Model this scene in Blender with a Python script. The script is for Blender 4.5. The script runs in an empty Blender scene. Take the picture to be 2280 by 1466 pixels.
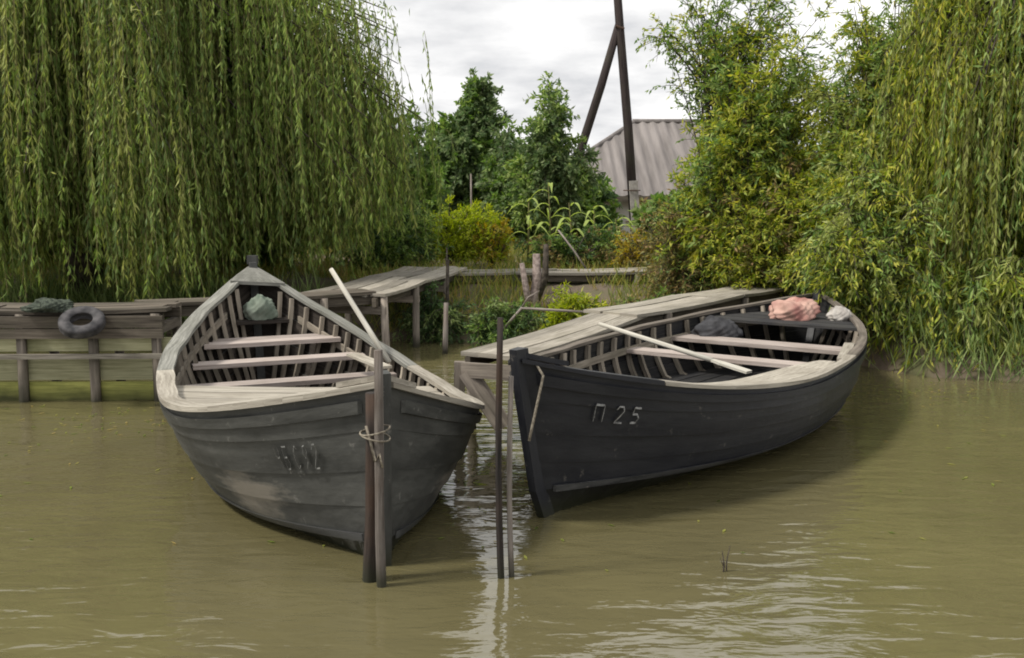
import bpy, math, random
import numpy as np
from mathutils import Vector

random.seed(7)
RNG = np.random.default_rng(11)
SC = bpy.context.scene
COL = SC.collection

# ------------------------------------------------------------------ camera
cam_d = bpy.data.cameras.new('camera')
cam = bpy.data.objects.new('camera', cam_d)
COL.objects.link(cam)
cam.location = (0, 0, 2.0)
cam.rotation_euler = (math.radians(90 - 8.105), 0, 0)
cam_d.sensor_width = 36
cam_d.lens = 36 * 2205 / 2280
cam_d.clip_end = 2000
SC.camera = cam

# ------------------------------------------------------------------ sky, sun, exposure
SUN_EL, SUN_AZ = math.radians(52), math.radians(254)      # azimuth clockwise from +Y
world = bpy.data.worlds.new('World')
SC.world = world
world.use_nodes = True
wn, wl = world.node_tree.nodes, world.node_tree.links
wn.clear()
sky = wn.new('ShaderNodeTexSky'); sky.sky_type = 'NISHITA'; sky.sun_disc = False
sky.sun_elevation = SUN_EL; sky.sun_rotation = SUN_AZ
tc = wn.new('ShaderNodeTexCoord')
sep = wn.new('ShaderNodeSeparateXYZ'); wl.new(tc.outputs['Generated'], sep.inputs[0])
zz = wn.new('ShaderNodeMath'); zz.operation = 'ABSOLUTE'; wl.new(sep.outputs['Z'], zz.inputs[0])
za = wn.new('ShaderNodeMath'); za.operation = 'ADD'; za.inputs[1].default_value = 0.22; wl.new(zz.outputs[0], za.inputs[0])
dv = wn.new('ShaderNodeVectorMath'); dv.operation = 'DIVIDE'
cz = wn.new('ShaderNodeCombineXYZ')
for k in range(3): wl.new(za.outputs[0], cz.inputs[k])
wl.new(tc.outputs['Generated'], dv.inputs[0]); wl.new(cz.outputs[0], dv.inputs[1])
cn = wn.new('ShaderNodeTexNoise'); cn.inputs['Scale'].default_value = 1.25; cn.inputs['Detail'].default_value = 8; cn.inputs['Roughness'].default_value = 0.55
wl.new(dv.outputs[0], cn.inputs['Vector'])
cr = wn.new('ShaderNodeValToRGB')
cr.color_ramp.elements[0].position = 0.38; cr.color_ramp.elements[0].color = (5.9, 5.95, 6.1, 1)
cr.color_ramp.elements[1].position = 0.58; cr.color_ramp.elements[1].color = (10.0, 9.9, 9.75, 1)
wl.new(cn.outputs['Fac'], cr.inputs[0])
cov = wn.new('ShaderNodeMapRange'); cov.inputs[1].default_value = 0.22; cov.inputs[2].default_value = 0.40
cov.inputs[3].default_value = 0.72; cov.inputs[4].default_value = 1.0
wl.new(cn.outputs['Fac'], cov.inputs[0])
mx = wn.new('ShaderNodeMix'); mx.data_type = 'RGBA'
wl.new(cov.outputs[0], mx.inputs[0]); wl.new(sky.outputs[0], mx.inputs[6]); wl.new(cr.outputs[0], mx.inputs[7])
bg = wn.new('ShaderNodeBackground'); bg.inputs['Strength'].default_value = 0.1
wl.new(mx.outputs[2], bg.inputs[0])
wo = wn.new('ShaderNodeOutputWorld'); wl.new(bg.outputs[0], wo.inputs[0])

sun_d = bpy.data.lights.new('sun', 'SUN'); sun_d.energy = 3.2; sun_d.angle = math.radians(9); sun_d.color = (1.0, 0.95, 0.86)
sun = bpy.data.objects.new('sun', sun_d); COL.objects.link(sun)
sd = Vector((math.sin(SUN_AZ) * math.cos(SUN_EL), math.cos(SUN_AZ) * math.cos(SUN_EL), math.sin(SUN_EL)))
sun.rotation_euler = sd.to_track_quat('Z', 'Y').to_euler()

SC.view_settings.view_transform = 'Standard'
SC.view_settings.look = 'None'
SC.view_settings.exposure = 0.32
SC.view_settings.gamma = 1.0
SC.cycles.filter_width = 1.9
SC.cycles.max_bounces = 8
SC.cycles.transparent_max_bounces = 8

# ------------------------------------------------------------------ mesh helpers
class MB:
    """collects faces with uv and material index, links them as one mesh object"""
    def __init__(s): s.v = []; s.f = []; s.uv = []; s.m = []
    def quad(s, pts, uv=None, mi=0):
        b = len(s.v); s.v += [tuple(p) for p in pts]; s.f.append(tuple(range(b, b + len(pts))))
        s.uv += list(uv) if uv else [(p[0] + p[1], p[2]) for p in pts]; s.m.append(mi)
    def hexa(s, a, b, L, W, T, mi=0):
        """a, b: 4 corner lists (bottom-left, bottom-right, top-right, top-left) of the two ends"""
        u0 = random.random() * 20; v0 = random.random() * 20
        per = [0, W, W + T, 2 * W + T, 2 * W + 2 * T]
        for k in range(4):
            j = (k + 1) % 4
            s.quad([a[k], a[j], b[j], b[k]], [(u0, v0 + per[k]), (u0, v0 + per[k + 1]), (u0 + L, v0 + per[k + 1]), (u0 + L, v0 + per[k])], mi)
        s.quad([a[3], a[2], a[1], a[0]], [(u0, v0), (u0 + W, v0), (u0 + W, v0 + T), (u0, v0 + T)], mi)
        s.quad(b, [(u0, v0), (u0 + W, v0), (u0 + W, v0 + T), (u0, v0 + T)], mi)
    def bar(s, p0, p1, w, t, up=(0, 0, 1), mi=0, w1=None, t1=None):
        p0, p1, up = Vector(p0), Vector(p1), Vector(up)
        d = (p1 - p0); L = d.length; d.normalize()
        sx = d.cross(up)
        if sx.length < 1e-4: sx = d.cross(Vector((0, 1, 0)))
        sx.normalize(); uz = sx.cross(d).normalized()
        w1 = w1 or w; t1 = t1 or t
        A = [p0 - sx * w / 2 - uz * t / 2, p0 + sx * w / 2 - uz * t / 2, p0 + sx * w / 2 + uz * t / 2, p0 - sx * w / 2 + uz * t / 2]
        B = [p1 - sx * w1 / 2 - uz * t1 / 2, p1 + sx * w1 / 2 - uz * t1 / 2, p1 + sx * w1 / 2 + uz * t1 / 2, p1 - sx * w1 / 2 + uz * t1 / 2]
        s.hexa(A, B, L, w, t, mi)
    def rect_sweep(s, rings, mi=0, us=None):
        """rings: list of 4-corner lists; closed at both ends"""
        u = random.random() * 10; v0 = random.random() * 10
        for i in range(len(rings) - 1):
            a, b = rings[i], rings[i + 1]
            du = (Vector(b[0]) - Vector(a[0])).length
            acc = v0
            for k in range(4):
                j = (k + 1) % 4
                dv_ = (Vector(a[j]) - Vector(a[k])).length
                s.quad([a[k], a[j], b[j], b[k]], [(u, acc), (u, acc + dv_), (u + du, acc + dv_), (u + du, acc)], mi)
                acc += dv_
            u += du
        s.quad(list(reversed(rings[0])), None, mi); s.quad(rings[-1], None, mi)
    def tube(s, pts, radii, n=8, mi=0, cap=True):
        pts = [Vector(p) for p in pts]; u = random.random() * 10
        rings = []
        ref = Vector((0.31, 0.77, 0.21))
        for i, p in enumerate(pts):
            d = (pts[min(i + 1, len(pts) - 1)] - pts[max(i - 1, 0)]).normalized()
            x = d.cross(ref)
            if x.length < 1e-3: x = d.cross(Vector((1, 0, 0)))
            x.normalize(); y = d.cross(x)
            rings.append([p + (x * math.cos(2 * math.pi * k / n) + y * math.sin(2 * math.pi * k / n)) * radii[i] for k in range(n)])
        for i in range(len(pts) - 1):
            L = (pts[i + 1] - pts[i]).length
            c = 2 * math.pi * radii[i] / n
            for k in range(n):
                j = (k + 1) % n
                s.quad([rings[i][k], rings[i][j], rings[i + 1][j], rings[i + 1][k]],
                       [(u, k * c), (u, k * c + c), (u + L, k * c + c), (u + L, k * c)], mi)
            u += L
        if cap:
            s.quad(list(reversed(rings[0])), None, mi); s.quad(rings[-1], None, mi)
    def build(s, name, mats, parent=None, smooth=False, weld=True):
        me = bpy.data.meshes.new(name)
        me.from_pydata([tuple(v) for v in s.v], [], s.f)
        uvl = me.uv_layers.new(name='UVMap')
        uvl.data.foreach_set('uv', np.array(s.uv, np.float32).ravel())
        if not isinstance(mats, (list, tuple)): mats = [mats]
        for m in mats: me.materials.append(m)
        me.polygons.foreach_set('material_index', s.m)
        if weld:
            import bmesh
            bm = bmesh.new(); bm.from_mesh(me)
            bmesh.ops.remove_doubles(bm, verts=bm.verts, dist=1e-5)
            bm.to_mesh(me); bm.free()
        if smooth: me.polygons.foreach_set('use_smooth', [True] * len(me.polygons))
        me.update()
        o = bpy.data.objects.new(name, me); COL.objects.link(o)
        if parent: o.parent = parent; o.matrix_parent_inverse = parent.matrix_world.inverted()
        return o

def tag(o, label=None, cat=None, group=None, kind=None):
    if label: o['label'] = label
    if cat: o['category'] = cat
    if group: o['group'] = group
    if kind: o['kind'] = kind
    return o

def empty(name, loc, label, cat, group=None):
    o = bpy.data.objects.new(name, None); COL.objects.link(o); o.location = loc
    o.empty_display_size = 0.2
    bpy.context.view_layer.update()
    return tag(o, label, cat, group)

def np_mesh(name, V, F, mats, parent=None, smooth=False, mi=None):
    """V (n,3), F (m,4) numpy -> object"""
    me = bpy.data.meshes.new(name)
    V = np.asarray(V, np.float32); F = np.asarray(F, np.int32)
    me.vertices.add(len(V)); me.vertices.foreach_set('co', V.ravel())
    me.loops.add(F.size); me.loops.foreach_set('vertex_index', F.ravel())
    me.polygons.add(len(F)); me.polygons.foreach_set('loop_start', np.arange(0, F.size, F.shape[1], dtype=np.int32))
    if not isinstance(mats, (list, tuple)): mats = [mats]
    for m in mats: me.materials.append(m)
    if mi is not None: me.polygons.foreach_set('material_index', np.asarray(mi, np.int32))
    if smooth: me.polygons.foreach_set('use_smooth', np.ones(len(F), bool))
    me.update(calc_edges=True); me.validate()
    o = bpy.data.objects.new(name, me); COL.objects.link(o)
    if parent: o.parent = parent; o.matrix_parent_inverse = parent.matrix_world.inverted()
    return o

def spline(ts, P, t):
    """Catmull-Rom through points P at parameters ts"""
    ts = np.asarray(ts, float); P = np.asarray(P, float); t = np.atleast_1d(np.asarray(t, float))
    m = np.zeros_like(P)
    m[1:-1] = (P[2:] - P[:-2]) / (ts[2:] - ts[:-2])[:, None]
    m[0] = (P[1] - P[0]) / (ts[1] - ts[0]); m[-1] = (P[-1] - P[-2]) / (ts[-1] - ts[-2])
    i = np.clip(np.searchsorted(ts, t, 'right') - 1, 0, len(ts) - 2)
    h = (ts[i + 1] - ts[i]); x = ((t - ts[i]) / h)[:, None]; h = h[:, None]
    return ((2*x**3 - 3*x**2 + 1) * P[i] + (x**3 - 2*x**2 + x) * h * m[i] + (-2*x**3 + 3*x**2) * P[i + 1] + (x**3 - x**2) * h * m[i + 1])

# ------------------------------------------------------------------ materials
def newmat(name):
    m = bpy.data.materials.new(name); m.use_nodes = True
    nt = m.node_tree; nt.nodes.clear()
    out = nt.nodes.new('ShaderNodeOutputMaterial')
    return m, nt.nodes, nt.links, out

def N(nodes, typ, **kw):
    n = nodes.new('ShaderNode' + typ)
    for k, v in kw.items(): setattr(n, k, v)
    return n

def ramp(nodes, stops):
    r = nodes.new('ShaderNodeValToRGB'); e = r.color_ramp.elements
    while len(e) < len(stops): e.new(0.5)
    for k, (p, c) in enumerate(stops):
        e[k].position = p; e[k].color = tuple(c) + (1,) if len(c) == 3 else c
    return r

def waterstain(n, l, mixnode, noise):
    """ragged algae stain just above the water line"""
    tcz = N(n, 'TexCoord'); sp = N(n, 'SeparateXYZ'); l.new(tcz.outputs['Object'], sp.inputs[0])
    a = N(n, 'Math', operation='MULTIPLY_ADD'); a.inputs[1].default_value = -0.22; l.new(noise.outputs['Fac'], a.inputs[0]); l.new(sp.outputs['Z'], a.inputs[2])
    mr = N(n, 'MapRange'); mr.inputs[1].default_value = -0.10; mr.inputs[2].default_value = 0.04; mr.inputs[3].default_value = 0.85; mr.inputs[4].default_value = 0; l.new(a.outputs[0], mr.inputs[0])
    mx_ = N(n, 'Mix', data_type='RGBA'); l.new(mr.outputs[0], mx_.inputs[0]); l.new(mixnode.outputs[2], mx_.inputs[6]); mx_.inputs[7].default_value = (0.022, 0.024, 0.012, 1)
    return mx_

def wood(name, dark, light, grain=(3, 55), rough=0.85, blotch=0.5, stain=(0.05, 0.055, 0.03), stain_amt=0.35, bump=0.35, vary=0.35):
    m, n, l, out = newmat(name)
    uv = N(n, 'TexCoord')
    oi = N(n, 'ObjectInfo')
    off = N(n, 'VectorMath', operation='SCALE'); off.inputs[0].default_value = (37, 91, 13); l.new(oi.outputs['Random'], off.inputs['Scale'])
    add = N(n, 'VectorMath', operation='ADD'); l.new(uv.outputs['UV'], add.inputs[0]); l.new(off.outputs[0], add.inputs[1])
    mp = N(n, 'Mapping'); mp.inputs['Scale'].default_value = (grain[0], grain[1], 1); l.new(add.outputs[0], mp.inputs['Vector'])
    no = N(n, 'TexNoise'); no.inputs['Scale'].default_value = 1; no.inputs['Detail'].default_value = 6; no.inputs['Roughness'].default_value = 0.65
    l.new(mp.outputs[0], no.inputs['Vector'])
    r = ramp(n, [(0.32, dark), (0.5, tuple((a + b) / 2 for a, b in zip(dark, light))), (0.68, light)]); l.new(no.outputs['Fac'], r.inputs[0])
    # large stains
    nb = N(n, 'TexNoise'); nb.inputs['Scale'].default_value = 2.6; nb.inputs['Detail'].default_value = 5; l.new(add.outputs[0], nb.inputs['Vector'])
    mr = N(n, 'MapRange'); mr.inputs[1].default_value = 0.48; mr.inputs[2].default_value = 0.72; mr.inputs[3].default_value = 0; mr.inputs[4].default_value = stain_amt
    l.new(nb.outputs['Fac'], mr.inputs[0])
    mixs = N(n, 'Mix', data_type='RGBA'); l.new(mr.outputs[0], mixs.inputs[0]); l.new(r.outputs[0], mixs.inputs[6]); mixs.inputs[7].default_value = stain + (1,)
    # plank to plank variation
    vr = N(n, 'MapRange'); vr.inputs[3].default_value = 1 - vary; vr.inputs[4].default_value = 1 + vary * 0.6; l.new(oi.outputs['Random'], vr.inputs[0])
    mul = N(n, 'Mix', data_type='RGBA', blend_type='MULTIPLY'); mul.inputs[0].default_value = 1
    cmb = N(n, 'CombineColor');
    for k in range(3): l.new(vr.outputs[0], cmb.inputs[k])
    l.new(mixs.outputs[2], mul.inputs[6]); l.new(cmb.outputs[0], mul.inputs[7])
    mul = waterstain(n, l, mul, nb)
    b = N(n, 'BsdfPrincipled'); b.inputs['Roughness'].default_value = rough; b.inputs['Specular IOR Level'].default_value = 0.25
    l.new(mul.outputs[2], b.inputs['Base Color'])
    bp = N(n, 'Bump'); bp.inputs['Strength'].default_value = bump; bp.inputs['Distance'].default_value = 0.01
    l.new(no.outputs['Fac'], bp.inputs['Height']); l.new(bp.outputs[0], b.inputs['Normal'])
    l.new(b.outputs[0], out.inputs[0])
    return m

def hullpaint(name, base, scuff, chip, scuff_amt, rough, patch=None, pcol=(0.20, 0.18, 0.15), pamt=.85):
    m, n, l, out = newmat(name)
    uv = N(n, 'TexCoord')
    mp = N(n, 'Mapping'); mp.inputs['Scale'].default_value = (1.6, 7, 1); l.new(uv.outputs['UV'], mp.inputs['Vector'])
    no = N(n, 'TexNoise'); no.inputs['Scale'].default_value = 1.3; no.inputs['Detail'].default_value = 9; no.inputs['Roughness'].default_value = 0.7
    l.new(mp.outputs[0], no.inputs['Vector'])
    mr = N(n, 'MapRange'); mr.inputs[1].default_value = 0.40; mr.inputs[2].default_value = 0.75; mr.inputs[4].default_value = scuff_amt
    l.new(no.outputs['Fac'], mr.inputs[0])
    mix1 = N(n, 'Mix', data_type='RGBA'); l.new(mr.outputs[0], mix1.inputs[0]); mix1.inputs[6].default_value = base + (1,); mix1.inputs[7].default_value = scuff + (1,)
    n2 = N(n, 'TexNoise'); n2.inputs['Scale'].default_value = 9; n2.inputs['Detail'].default_value = 10; n2.inputs['Roughness'].default_value = 0.75
    l.new(uv.outputs['UV'], n2.inputs['Vector'])
    fac = N(n, 'MapRange'); fac.inputs[1].default_value = 0.60; fac.inputs[2].default_value = 0.66; l.new(n2.outputs['Fac'], fac.inputs[0])
    last = mix1
    if patch:   # a worn patch with a ragged outline: centre u, v and radii
        cu, cv, ru, rv = patch
        mpp = N(n, 'Mapping'); mpp.inputs['Location'].default_value = (-cu / ru, -cv / rv, 0); mpp.inputs['Scale'].default_value = (1 / ru, 1 / rv, 0)
        l.new(uv.outputs['UV'], mpp.inputs['Vector'])
        ln = N(n, 'VectorMath', operation='LENGTH'); l.new(mpp.outputs[0], ln.inputs[0])
        sb = N(n, 'Math', operation='MULTIPLY_ADD'); sb.inputs[1].default_value = 2.6; l.new(no.outputs['Fac'], sb.inputs[0])
        neg = N(n, 'Math', operation='MULTIPLY'); neg.inputs[1].default_value = -1.0; l.new(ln.outputs['Value'], neg.inputs[0]); l.new(neg.outputs[0], sb.inputs[2])
        pm = N(n, 'MapRange'); pm.inputs[1].default_value = 0.55; pm.inputs[2].default_value = 1.1; pm.inputs[4].default_value = pamt; l.new(sb.outputs[0], pm.inputs[0])
        mix2 = N(n, 'Mix', data_type='RGBA'); l.new(pm.outputs[0], mix2.inputs[0]); l.new(last.outputs[2], mix2.inputs[6]); mix2.inputs[7].default_value = pcol + (1,)
        last = mix2
    mix3 = N(n, 'Mix', data_type='RGBA'); l.new(fac.outputs[0], mix3.inputs[0]); l.new(last.outputs[2], mix3.inputs[6]); mix3.inputs[7].default_value = chip + (1,)
    mix3 = waterstain(n, l, mix3, no)
    b = N(n, 'BsdfPrincipled'); l.new(mix3.outputs[2], b.inputs['Base Color'])
    rr = N(n, 'MapRange'); rr.inputs[3].default_value = rough - 0.12; rr.inputs[4].default_value = rough + 0.2; l.new(no.outputs['Fac'], rr.inputs[0]); l.new(rr.outputs[0], b.inputs['Roughness'])
    b.inputs['Specular IOR Level'].default_value = 0.35
    bp = N(n, 'Bump'); bp.inputs['Strength'].default_value = 0.45; bp.inputs['Distance'].default_value = 0.012
    l.new(no.outputs['Fac'], bp.inputs['Height']); l.new(bp.outputs[0], b.inputs['Normal'])
    l.new(b.outputs[0], out.inputs[0])
    return m

def plain(name, c1, c2, scale=8, rough=0.8, bump=0.3, spec=0.3, stretch=(1, 1, 1)):
    m, n, l, out = newmat(name)
    tc_ = N(n, 'TexCoord'); no = N(n, 'TexNoise'); no.inputs['Scale'].default_value = scale; no.inputs['Detail'].default_value = 7
    mp_ = N(n, 'Mapping'); mp_.inputs['Scale'].default_value = stretch; l.new(tc_.outputs['Object'], mp_.inputs['Vector'])
    l.new(mp_.outputs[0], no.inputs['Vector'])
    r = ramp(n, [(0.35, c1), (0.65, c2)]); l.new(no.outputs['Fac'], r.inputs[0])
    b = N(n, 'BsdfPrincipled'); b.inputs['Roughness'].default_value = rough; b.inputs['Specular IOR Level'].default_value = spec
    l.new(r.outputs[0], b.inputs['Base Color'])
    bp = N(n, 'Bump'); bp.inputs['Strength'].default_value = bump; bp.inputs['Distance'].default_value = 0.02
    l.new(no.outputs['Fac'], bp.inputs['Height']); l.new(bp.outputs[0], b.inputs['Normal'])
    l.new(b.outputs[0], out.inputs[0])
    return m

def leafmat(name, cols, trans=0.35, rough=0.55):
    """per-leaf colour from the loose-leaf random value"""
    m, n, l, out = newmat(name)
    g = N(n, 'NewGeometry')
    k = len(cols)
    r = ramp(n, [((i + 0.5) / k, c) for i, c in enumerate(cols)]); l.new(g.outputs['Random Per Island'], r.inputs[0])
    b = N(n, 'BsdfPrincipled'); b.inputs['Roughness'].default_value = rough; b.inputs['Specular IOR Level'].default_value = 0.3
    l.new(r.outputs[0], b.inputs['Base Color'])
    t = N(n, 'BsdfTranslucent')
    hs = N(n, 'HueSaturation'); hs.inputs['Saturation'].default_value = 1.15; hs.inputs['Value'].default_value = 1.15
    l.new(r.outputs[0], hs.inputs['Color']); l.new(hs.outputs[0], t.inputs[0])
    mixn = N(n, 'MixShader'); mixn.inputs[0].default_value = trans
    l.new(b.outputs[0], mixn.inputs[1]); l.new(t.outputs[0], mixn.inputs[2]); l.new(mixn.outputs[0], out.inputs[0])
    return m

M = {}
M['deck'] = wood('weathered_deck_wood', (0.17, 0.152, 0.125), (0.42, 0.385, 0.325), stain=(0.12, 0.11, 0.07))
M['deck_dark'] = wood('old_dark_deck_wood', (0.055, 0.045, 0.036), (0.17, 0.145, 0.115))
M['wall_board'] = wood('pale_olive_board', (0.25, 0.245, 0.14), (0.43, 0.42, 0.27), stain=(0.10, 0.11, 0.035), stain_amt=.6)
M['wall_board_moss'] = wood('mossy_olive_board', (0.17, 0.18, 0.05), (0.33, 0.33, 0.10), stain=(0.05, 0.06, 0.02), stain_amt=.7)
M['post'] = wood('weathered_post_wood', (0.12, 0.10, 0.085), (0.30, 0.26, 0.215), grain=(3, 40))
M['post_dark'] = wood('tarred_pole_wood', (0.010, 0.009, 0.009), (0.042, 0.035, 0.031), grain=(3, 50), stain=(0.085, 0.045, 0.025), stain_amt=0.4)
M['pole_grey'] = wood('grey_pole_wood', (0.10, 0.085, 0.075), (0.30, 0.265, 0.235), grain=(3, 50), stain=(0.09, 0.05, 0.03), stain_amt=0.5)
M['gunwale'] = wood('grey_gunwale_wood', (0.21, 0.188, 0.155), (0.46, 0.425, 0.36), stain=(0.12, 0.10, 0.07), vary=0.15)
M['gunwale_grey'] = wood('grey_green_gunwale', (0.12, 0.12, 0.105), (0.30, 0.295, 0.265), vary=0.15)
M['thwart'] = wood('pinkish_grey_thwart_wood', (0.27, 0.225, 0.20), (0.47, 0.41, 0.375), stain=(0.16, 0.12, 0.09), vary=0.2)
M['rib'] = wood('rib_wood', (0.17, 0.145, 0.115), (0.40, 0.35, 0.285), grain=(3, 40), vary=0.4)
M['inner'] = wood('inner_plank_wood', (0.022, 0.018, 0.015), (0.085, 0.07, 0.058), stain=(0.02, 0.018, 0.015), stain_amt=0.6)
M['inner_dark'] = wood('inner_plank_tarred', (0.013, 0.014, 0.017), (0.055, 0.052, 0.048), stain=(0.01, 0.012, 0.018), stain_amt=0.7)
M['hull_grey'] = hullpaint('grey_black_hull_paint', (0.034, 0.035, 0.033), (0.105, 0.106, 0.098), (0.15, 0.146, 0.135), 0.85, 0.5, patch=(4.1, 0.13, 0.42, 0.17))
M['hull_tar'] = hullpaint('blue_black_hull_tar', (0.010, 0.011, 0.016), (0.034, 0.035, 0.039), (0.085, 0.08, 0.075), 0.8, 0.42, patch=(1.7, 0.2, 1.5, 0.3), pcol=(0.075, 0.068, 0.058), pamt=.7)
M['batten'] = hullpaint('scraped_chine_batten', (0.035, 0.036, 0.038), (0.13, 0.13, 0.13), (0.18, 0.17, 0.16), 0.9, 0.5)
M['hull_bottom'] = hullpaint('black_bottom_tar', (0.008, 0.008, 0.009), (0.022, 0.022, 0.022), (0.03, 0.03, 0.028), 0.5, 0.4)
M['white_oar'] = wood('pale_oar_wood', (0.36, 0.34, 0.29), (0.58, 0.56, 0.50), stain=(0.3, 0.27, 0.2), vary=0.1)
M['paint_white'] = plain('worn_white_lettering', (0.10, 0.10, 0.10), (0.30, 0.30, 0.295), 40)
M['paint_grey'] = plain('faded_grey_lettering', (0.075, 0.077, 0.072), (0.20, 0.20, 0.19), 45)
M['rope'] = plain('old_rope', (0.13, 0.11, 0.085), (0.26, 0.23, 0.18), 60)
M['iron'] = plain('rusty_iron', (0.05, 0.03, 0.022), (0.11, 0.07, 0.05), 25)
M['rubber'] = plain('grey_black_rubber', (0.02, 0.02, 0.022), (0.085, 0.08, 0.082), 12, 0.75)
M['net'] = plain('dark_green_net', (0.02, 0.026, 0.02), (0.07, 0.085, 0.062), 40, 0.9, 0.8)
M['cloth_green'] = plain('grey_green_cloth', (0.10, 0.13, 0.10), (0.22, 0.25, 0.205), 7, 0.9)
M['cloth_pink'] = plain('faded_pink_cloth', (0.22, 0.07, 0.065), (0.50, 0.33, 0.27), 4.0, 0.9)
M['cloth_dark'] = plain('dark_cloth', (0.012, 0.012, 0.014), (0.05, 0.05, 0.055), 9, 0.8)
M['bark'] = plain('dark_bark', (0.03, 0.024, 0.018), (0.085, 0.07, 0.055), 18, 0.9, 0.8)
M['bark_pale'] = plain('pale_dead_bark', (0.15, 0.115, 0.10), (0.32, 0.26, 0.235), 22, 0.9, 0.8)
M['twig'] = plain('yellow_twig', (0.10, 0.10, 0.035), (0.17, 0.15, 0.06), 10)
M['slate'] = plain('grey_roof_slate', (0.125, 0.112, 0.106), (0.225, 0.203, 0.193), 1.0, 0.85, stretch=(5, .35, .6))
M['plaster'] = plain('pale_plaster', (0.42, 0.41, 0.38), (0.55, 0.54, 0.5), 3)
M['wood_pole'] = wood('dark_pole_timber', (0.018, 0.013, 0.013), (0.05, 0.038, 0.036), grain=(2, 30))
M['concrete'] = plain('pale_concrete', (0.26, 0.24, 0.22), (0.40, 0.375, 0.345), 9)
M['glass'] = plain('dark_window_glass', (0.02, 0.025, 0.03), (0.04, 0.045, 0.05), 3, 0.15, 0.0, 0.5)
G = lambda *a: list(a)
M['willow'] = leafmat('willow_leaves', [(0.132, 0.205, 0.048), (0.203, 0.301, 0.068), (0.284, 0.385, 0.090), (0.371, 0.457, 0.128)], 0.43)
M['willow_light'] = leafmat('willow_leaves_light', [(0.253, 0.301, 0.072), (0.342, 0.400, 0.102), (0.433, 0.461, 0.155)], 0.48)
M['willow_dull'] = leafmat('willow_leaves_dull', [(0.107, 0.169, 0.048), (0.167, 0.241, 0.066), (0.239, 0.314, 0.083)], 0.38)  # duller natural leaf tone, given at random to whole strand clusters
M['osier'] = leafmat('osier_leaves', [(0.163, 0.236, 0.035), (0.304, 0.389, 0.055), (0.466, 0.507, 0.079), (0.582, 0.555, 0.107)], 0.48)
M['osier_green'] = leafmat('osier_green_leaves', [(0.116, 0.201, 0.050), (0.198, 0.307, 0.075), (0.304, 0.412, 0.119), (0.394, 0.473, 0.158)], 0.43)
M['olive'] = leafmat('olive_brown_leaves', [(0.129, 0.143, 0.050), (0.210, 0.212, 0.069), (0.325, 0.283, 0.089), (0.304, 0.201, 0.098)], 0.38)
M['softleaf'] = leafmat('soft_green_leaves', [(0.107, 0.173, 0.070), (0.165, 0.237, 0.094), (0.230, 0.288, 0.133)], 0.45)
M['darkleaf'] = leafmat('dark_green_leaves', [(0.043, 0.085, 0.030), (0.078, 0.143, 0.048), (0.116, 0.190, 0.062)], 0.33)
M['midleaf'] = leafmat('mid_green_leaves', [(0.105, 0.190, 0.044), (0.175, 0.283, 0.062), (0.256, 0.353, 0.089)], 0.43)
M['limeleaf'] = leafmat('lime_leaves', [(0.278, 0.377, 0.024), (0.420, 0.507, 0.030), (0.536, 0.577, 0.057)], 0.53)
M['ochre'] = leafmat('ochre_leaves', [(0.371, 0.283, 0.035), (0.536, 0.389, 0.050), (0.325, 0.307, 0.057)], 0.48)
M['maize'] = leafmat('maize_leaves', [(0.210, 0.294, 0.057), (0.348, 0.447, 0.107), (0.489, 0.566, 0.198)], 0.43)
M['grass'] = leafmat('grass_blades', [(0.116, 0.166, 0.030), (0.210, 0.260, 0.051), (0.325, 0.330, 0.079), (0.371, 0.283, 0.098)], 0.38)
M['reed'] = leafmat('reed_blades', [(0.116, 0.177, 0.055), (0.198, 0.270, 0.089), (0.304, 0.377, 0.147)], 0.38)

# ------------------------------------------------------------------ terrain
SHX = [-60, -9, -4, -2.2, -0.6, 0.6, 1.6, 2.6, 3.2, 3.7, 4.0, 4.4, 6, 9, 20, 60]
SHY = [15, 13.8, 13.6, 13.2, 12.9, 13.0, 12.8, 12.5, 12.2, 11.9, 11.0, 10.35, 10.0, 9.8, 9.0, 8]
def shore(x): return np.interp(x, SHX, SHY)
def hnoise(x, y, s=0):
    return (np.sin(x * 1.7 + 1.3 + s) * np.cos(y * 1.9 + .4) * .5 + np.sin(x * 4.3 + y * 3.1 + s) * .25 + np.sin(x * 9.1 - y * 7.7 + 2 * s) * .12)
def ground_z(x, y):
    x = np.asarray(x, float); y = np.asarray(y, float)
    d = y - shore(x) - 0.16 * hnoise(x * 1.6, y * 1.3)
    z = np.interp(d, [-6, -1.5, -0.35, 0, 0.22, 0.55, 1.3, 4, 20, 80, 400], [-1.6, -0.9, -0.30, -0.02, 0.20, 0.40, 0.60, 0.70, 0.78, 0.9, 1.2])
    d2 = -16 - y
    z2 = np.interp(d2, [-4, 0, 1.5, 6, 200], [-1.6, 0, 0.6, 0.8, 1.0])
    z = np.maximum(z, z2)
    return z + 0.05 * hnoise(x * 2.3, y * 2.1, 2) * (z > -0.2)
def axis_grid(a, b, fine0, fine1, step):
    g = list(np.arange(fine0, fine1 + 1e-6, step))
    s = step; p = fine1
    while p < b: s *= 1.25; p += s; g.append(min(p, b))
    s = step; p = fine0
    while p > a: s *= 1.25; p -= s; g.insert(0, max(p, a))
    return np.array(g)
gx = axis_grid(-500, 500, -9, 9, 0.14); gy = axis_grid(-400, 900, 8.5, 19, 0.14)
X, Y = np.meshgrid(gx, gy, indexing='ij')
V = np.stack([X, Y, ground_z(X, Y)], -1).reshape(-1, 3)
ny = len(gy)
I, J = np.meshgrid(np.arange(len(gx) - 1), np.arange(ny - 1), indexing='ij')
F = np.stack([I * ny + J, (I + 1) * ny + J, (I + 1) * ny + J + 1, I * ny + J + 1], -1).reshape(-1, 4)
m, n, l, out = newmat('bank_soil')
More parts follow.
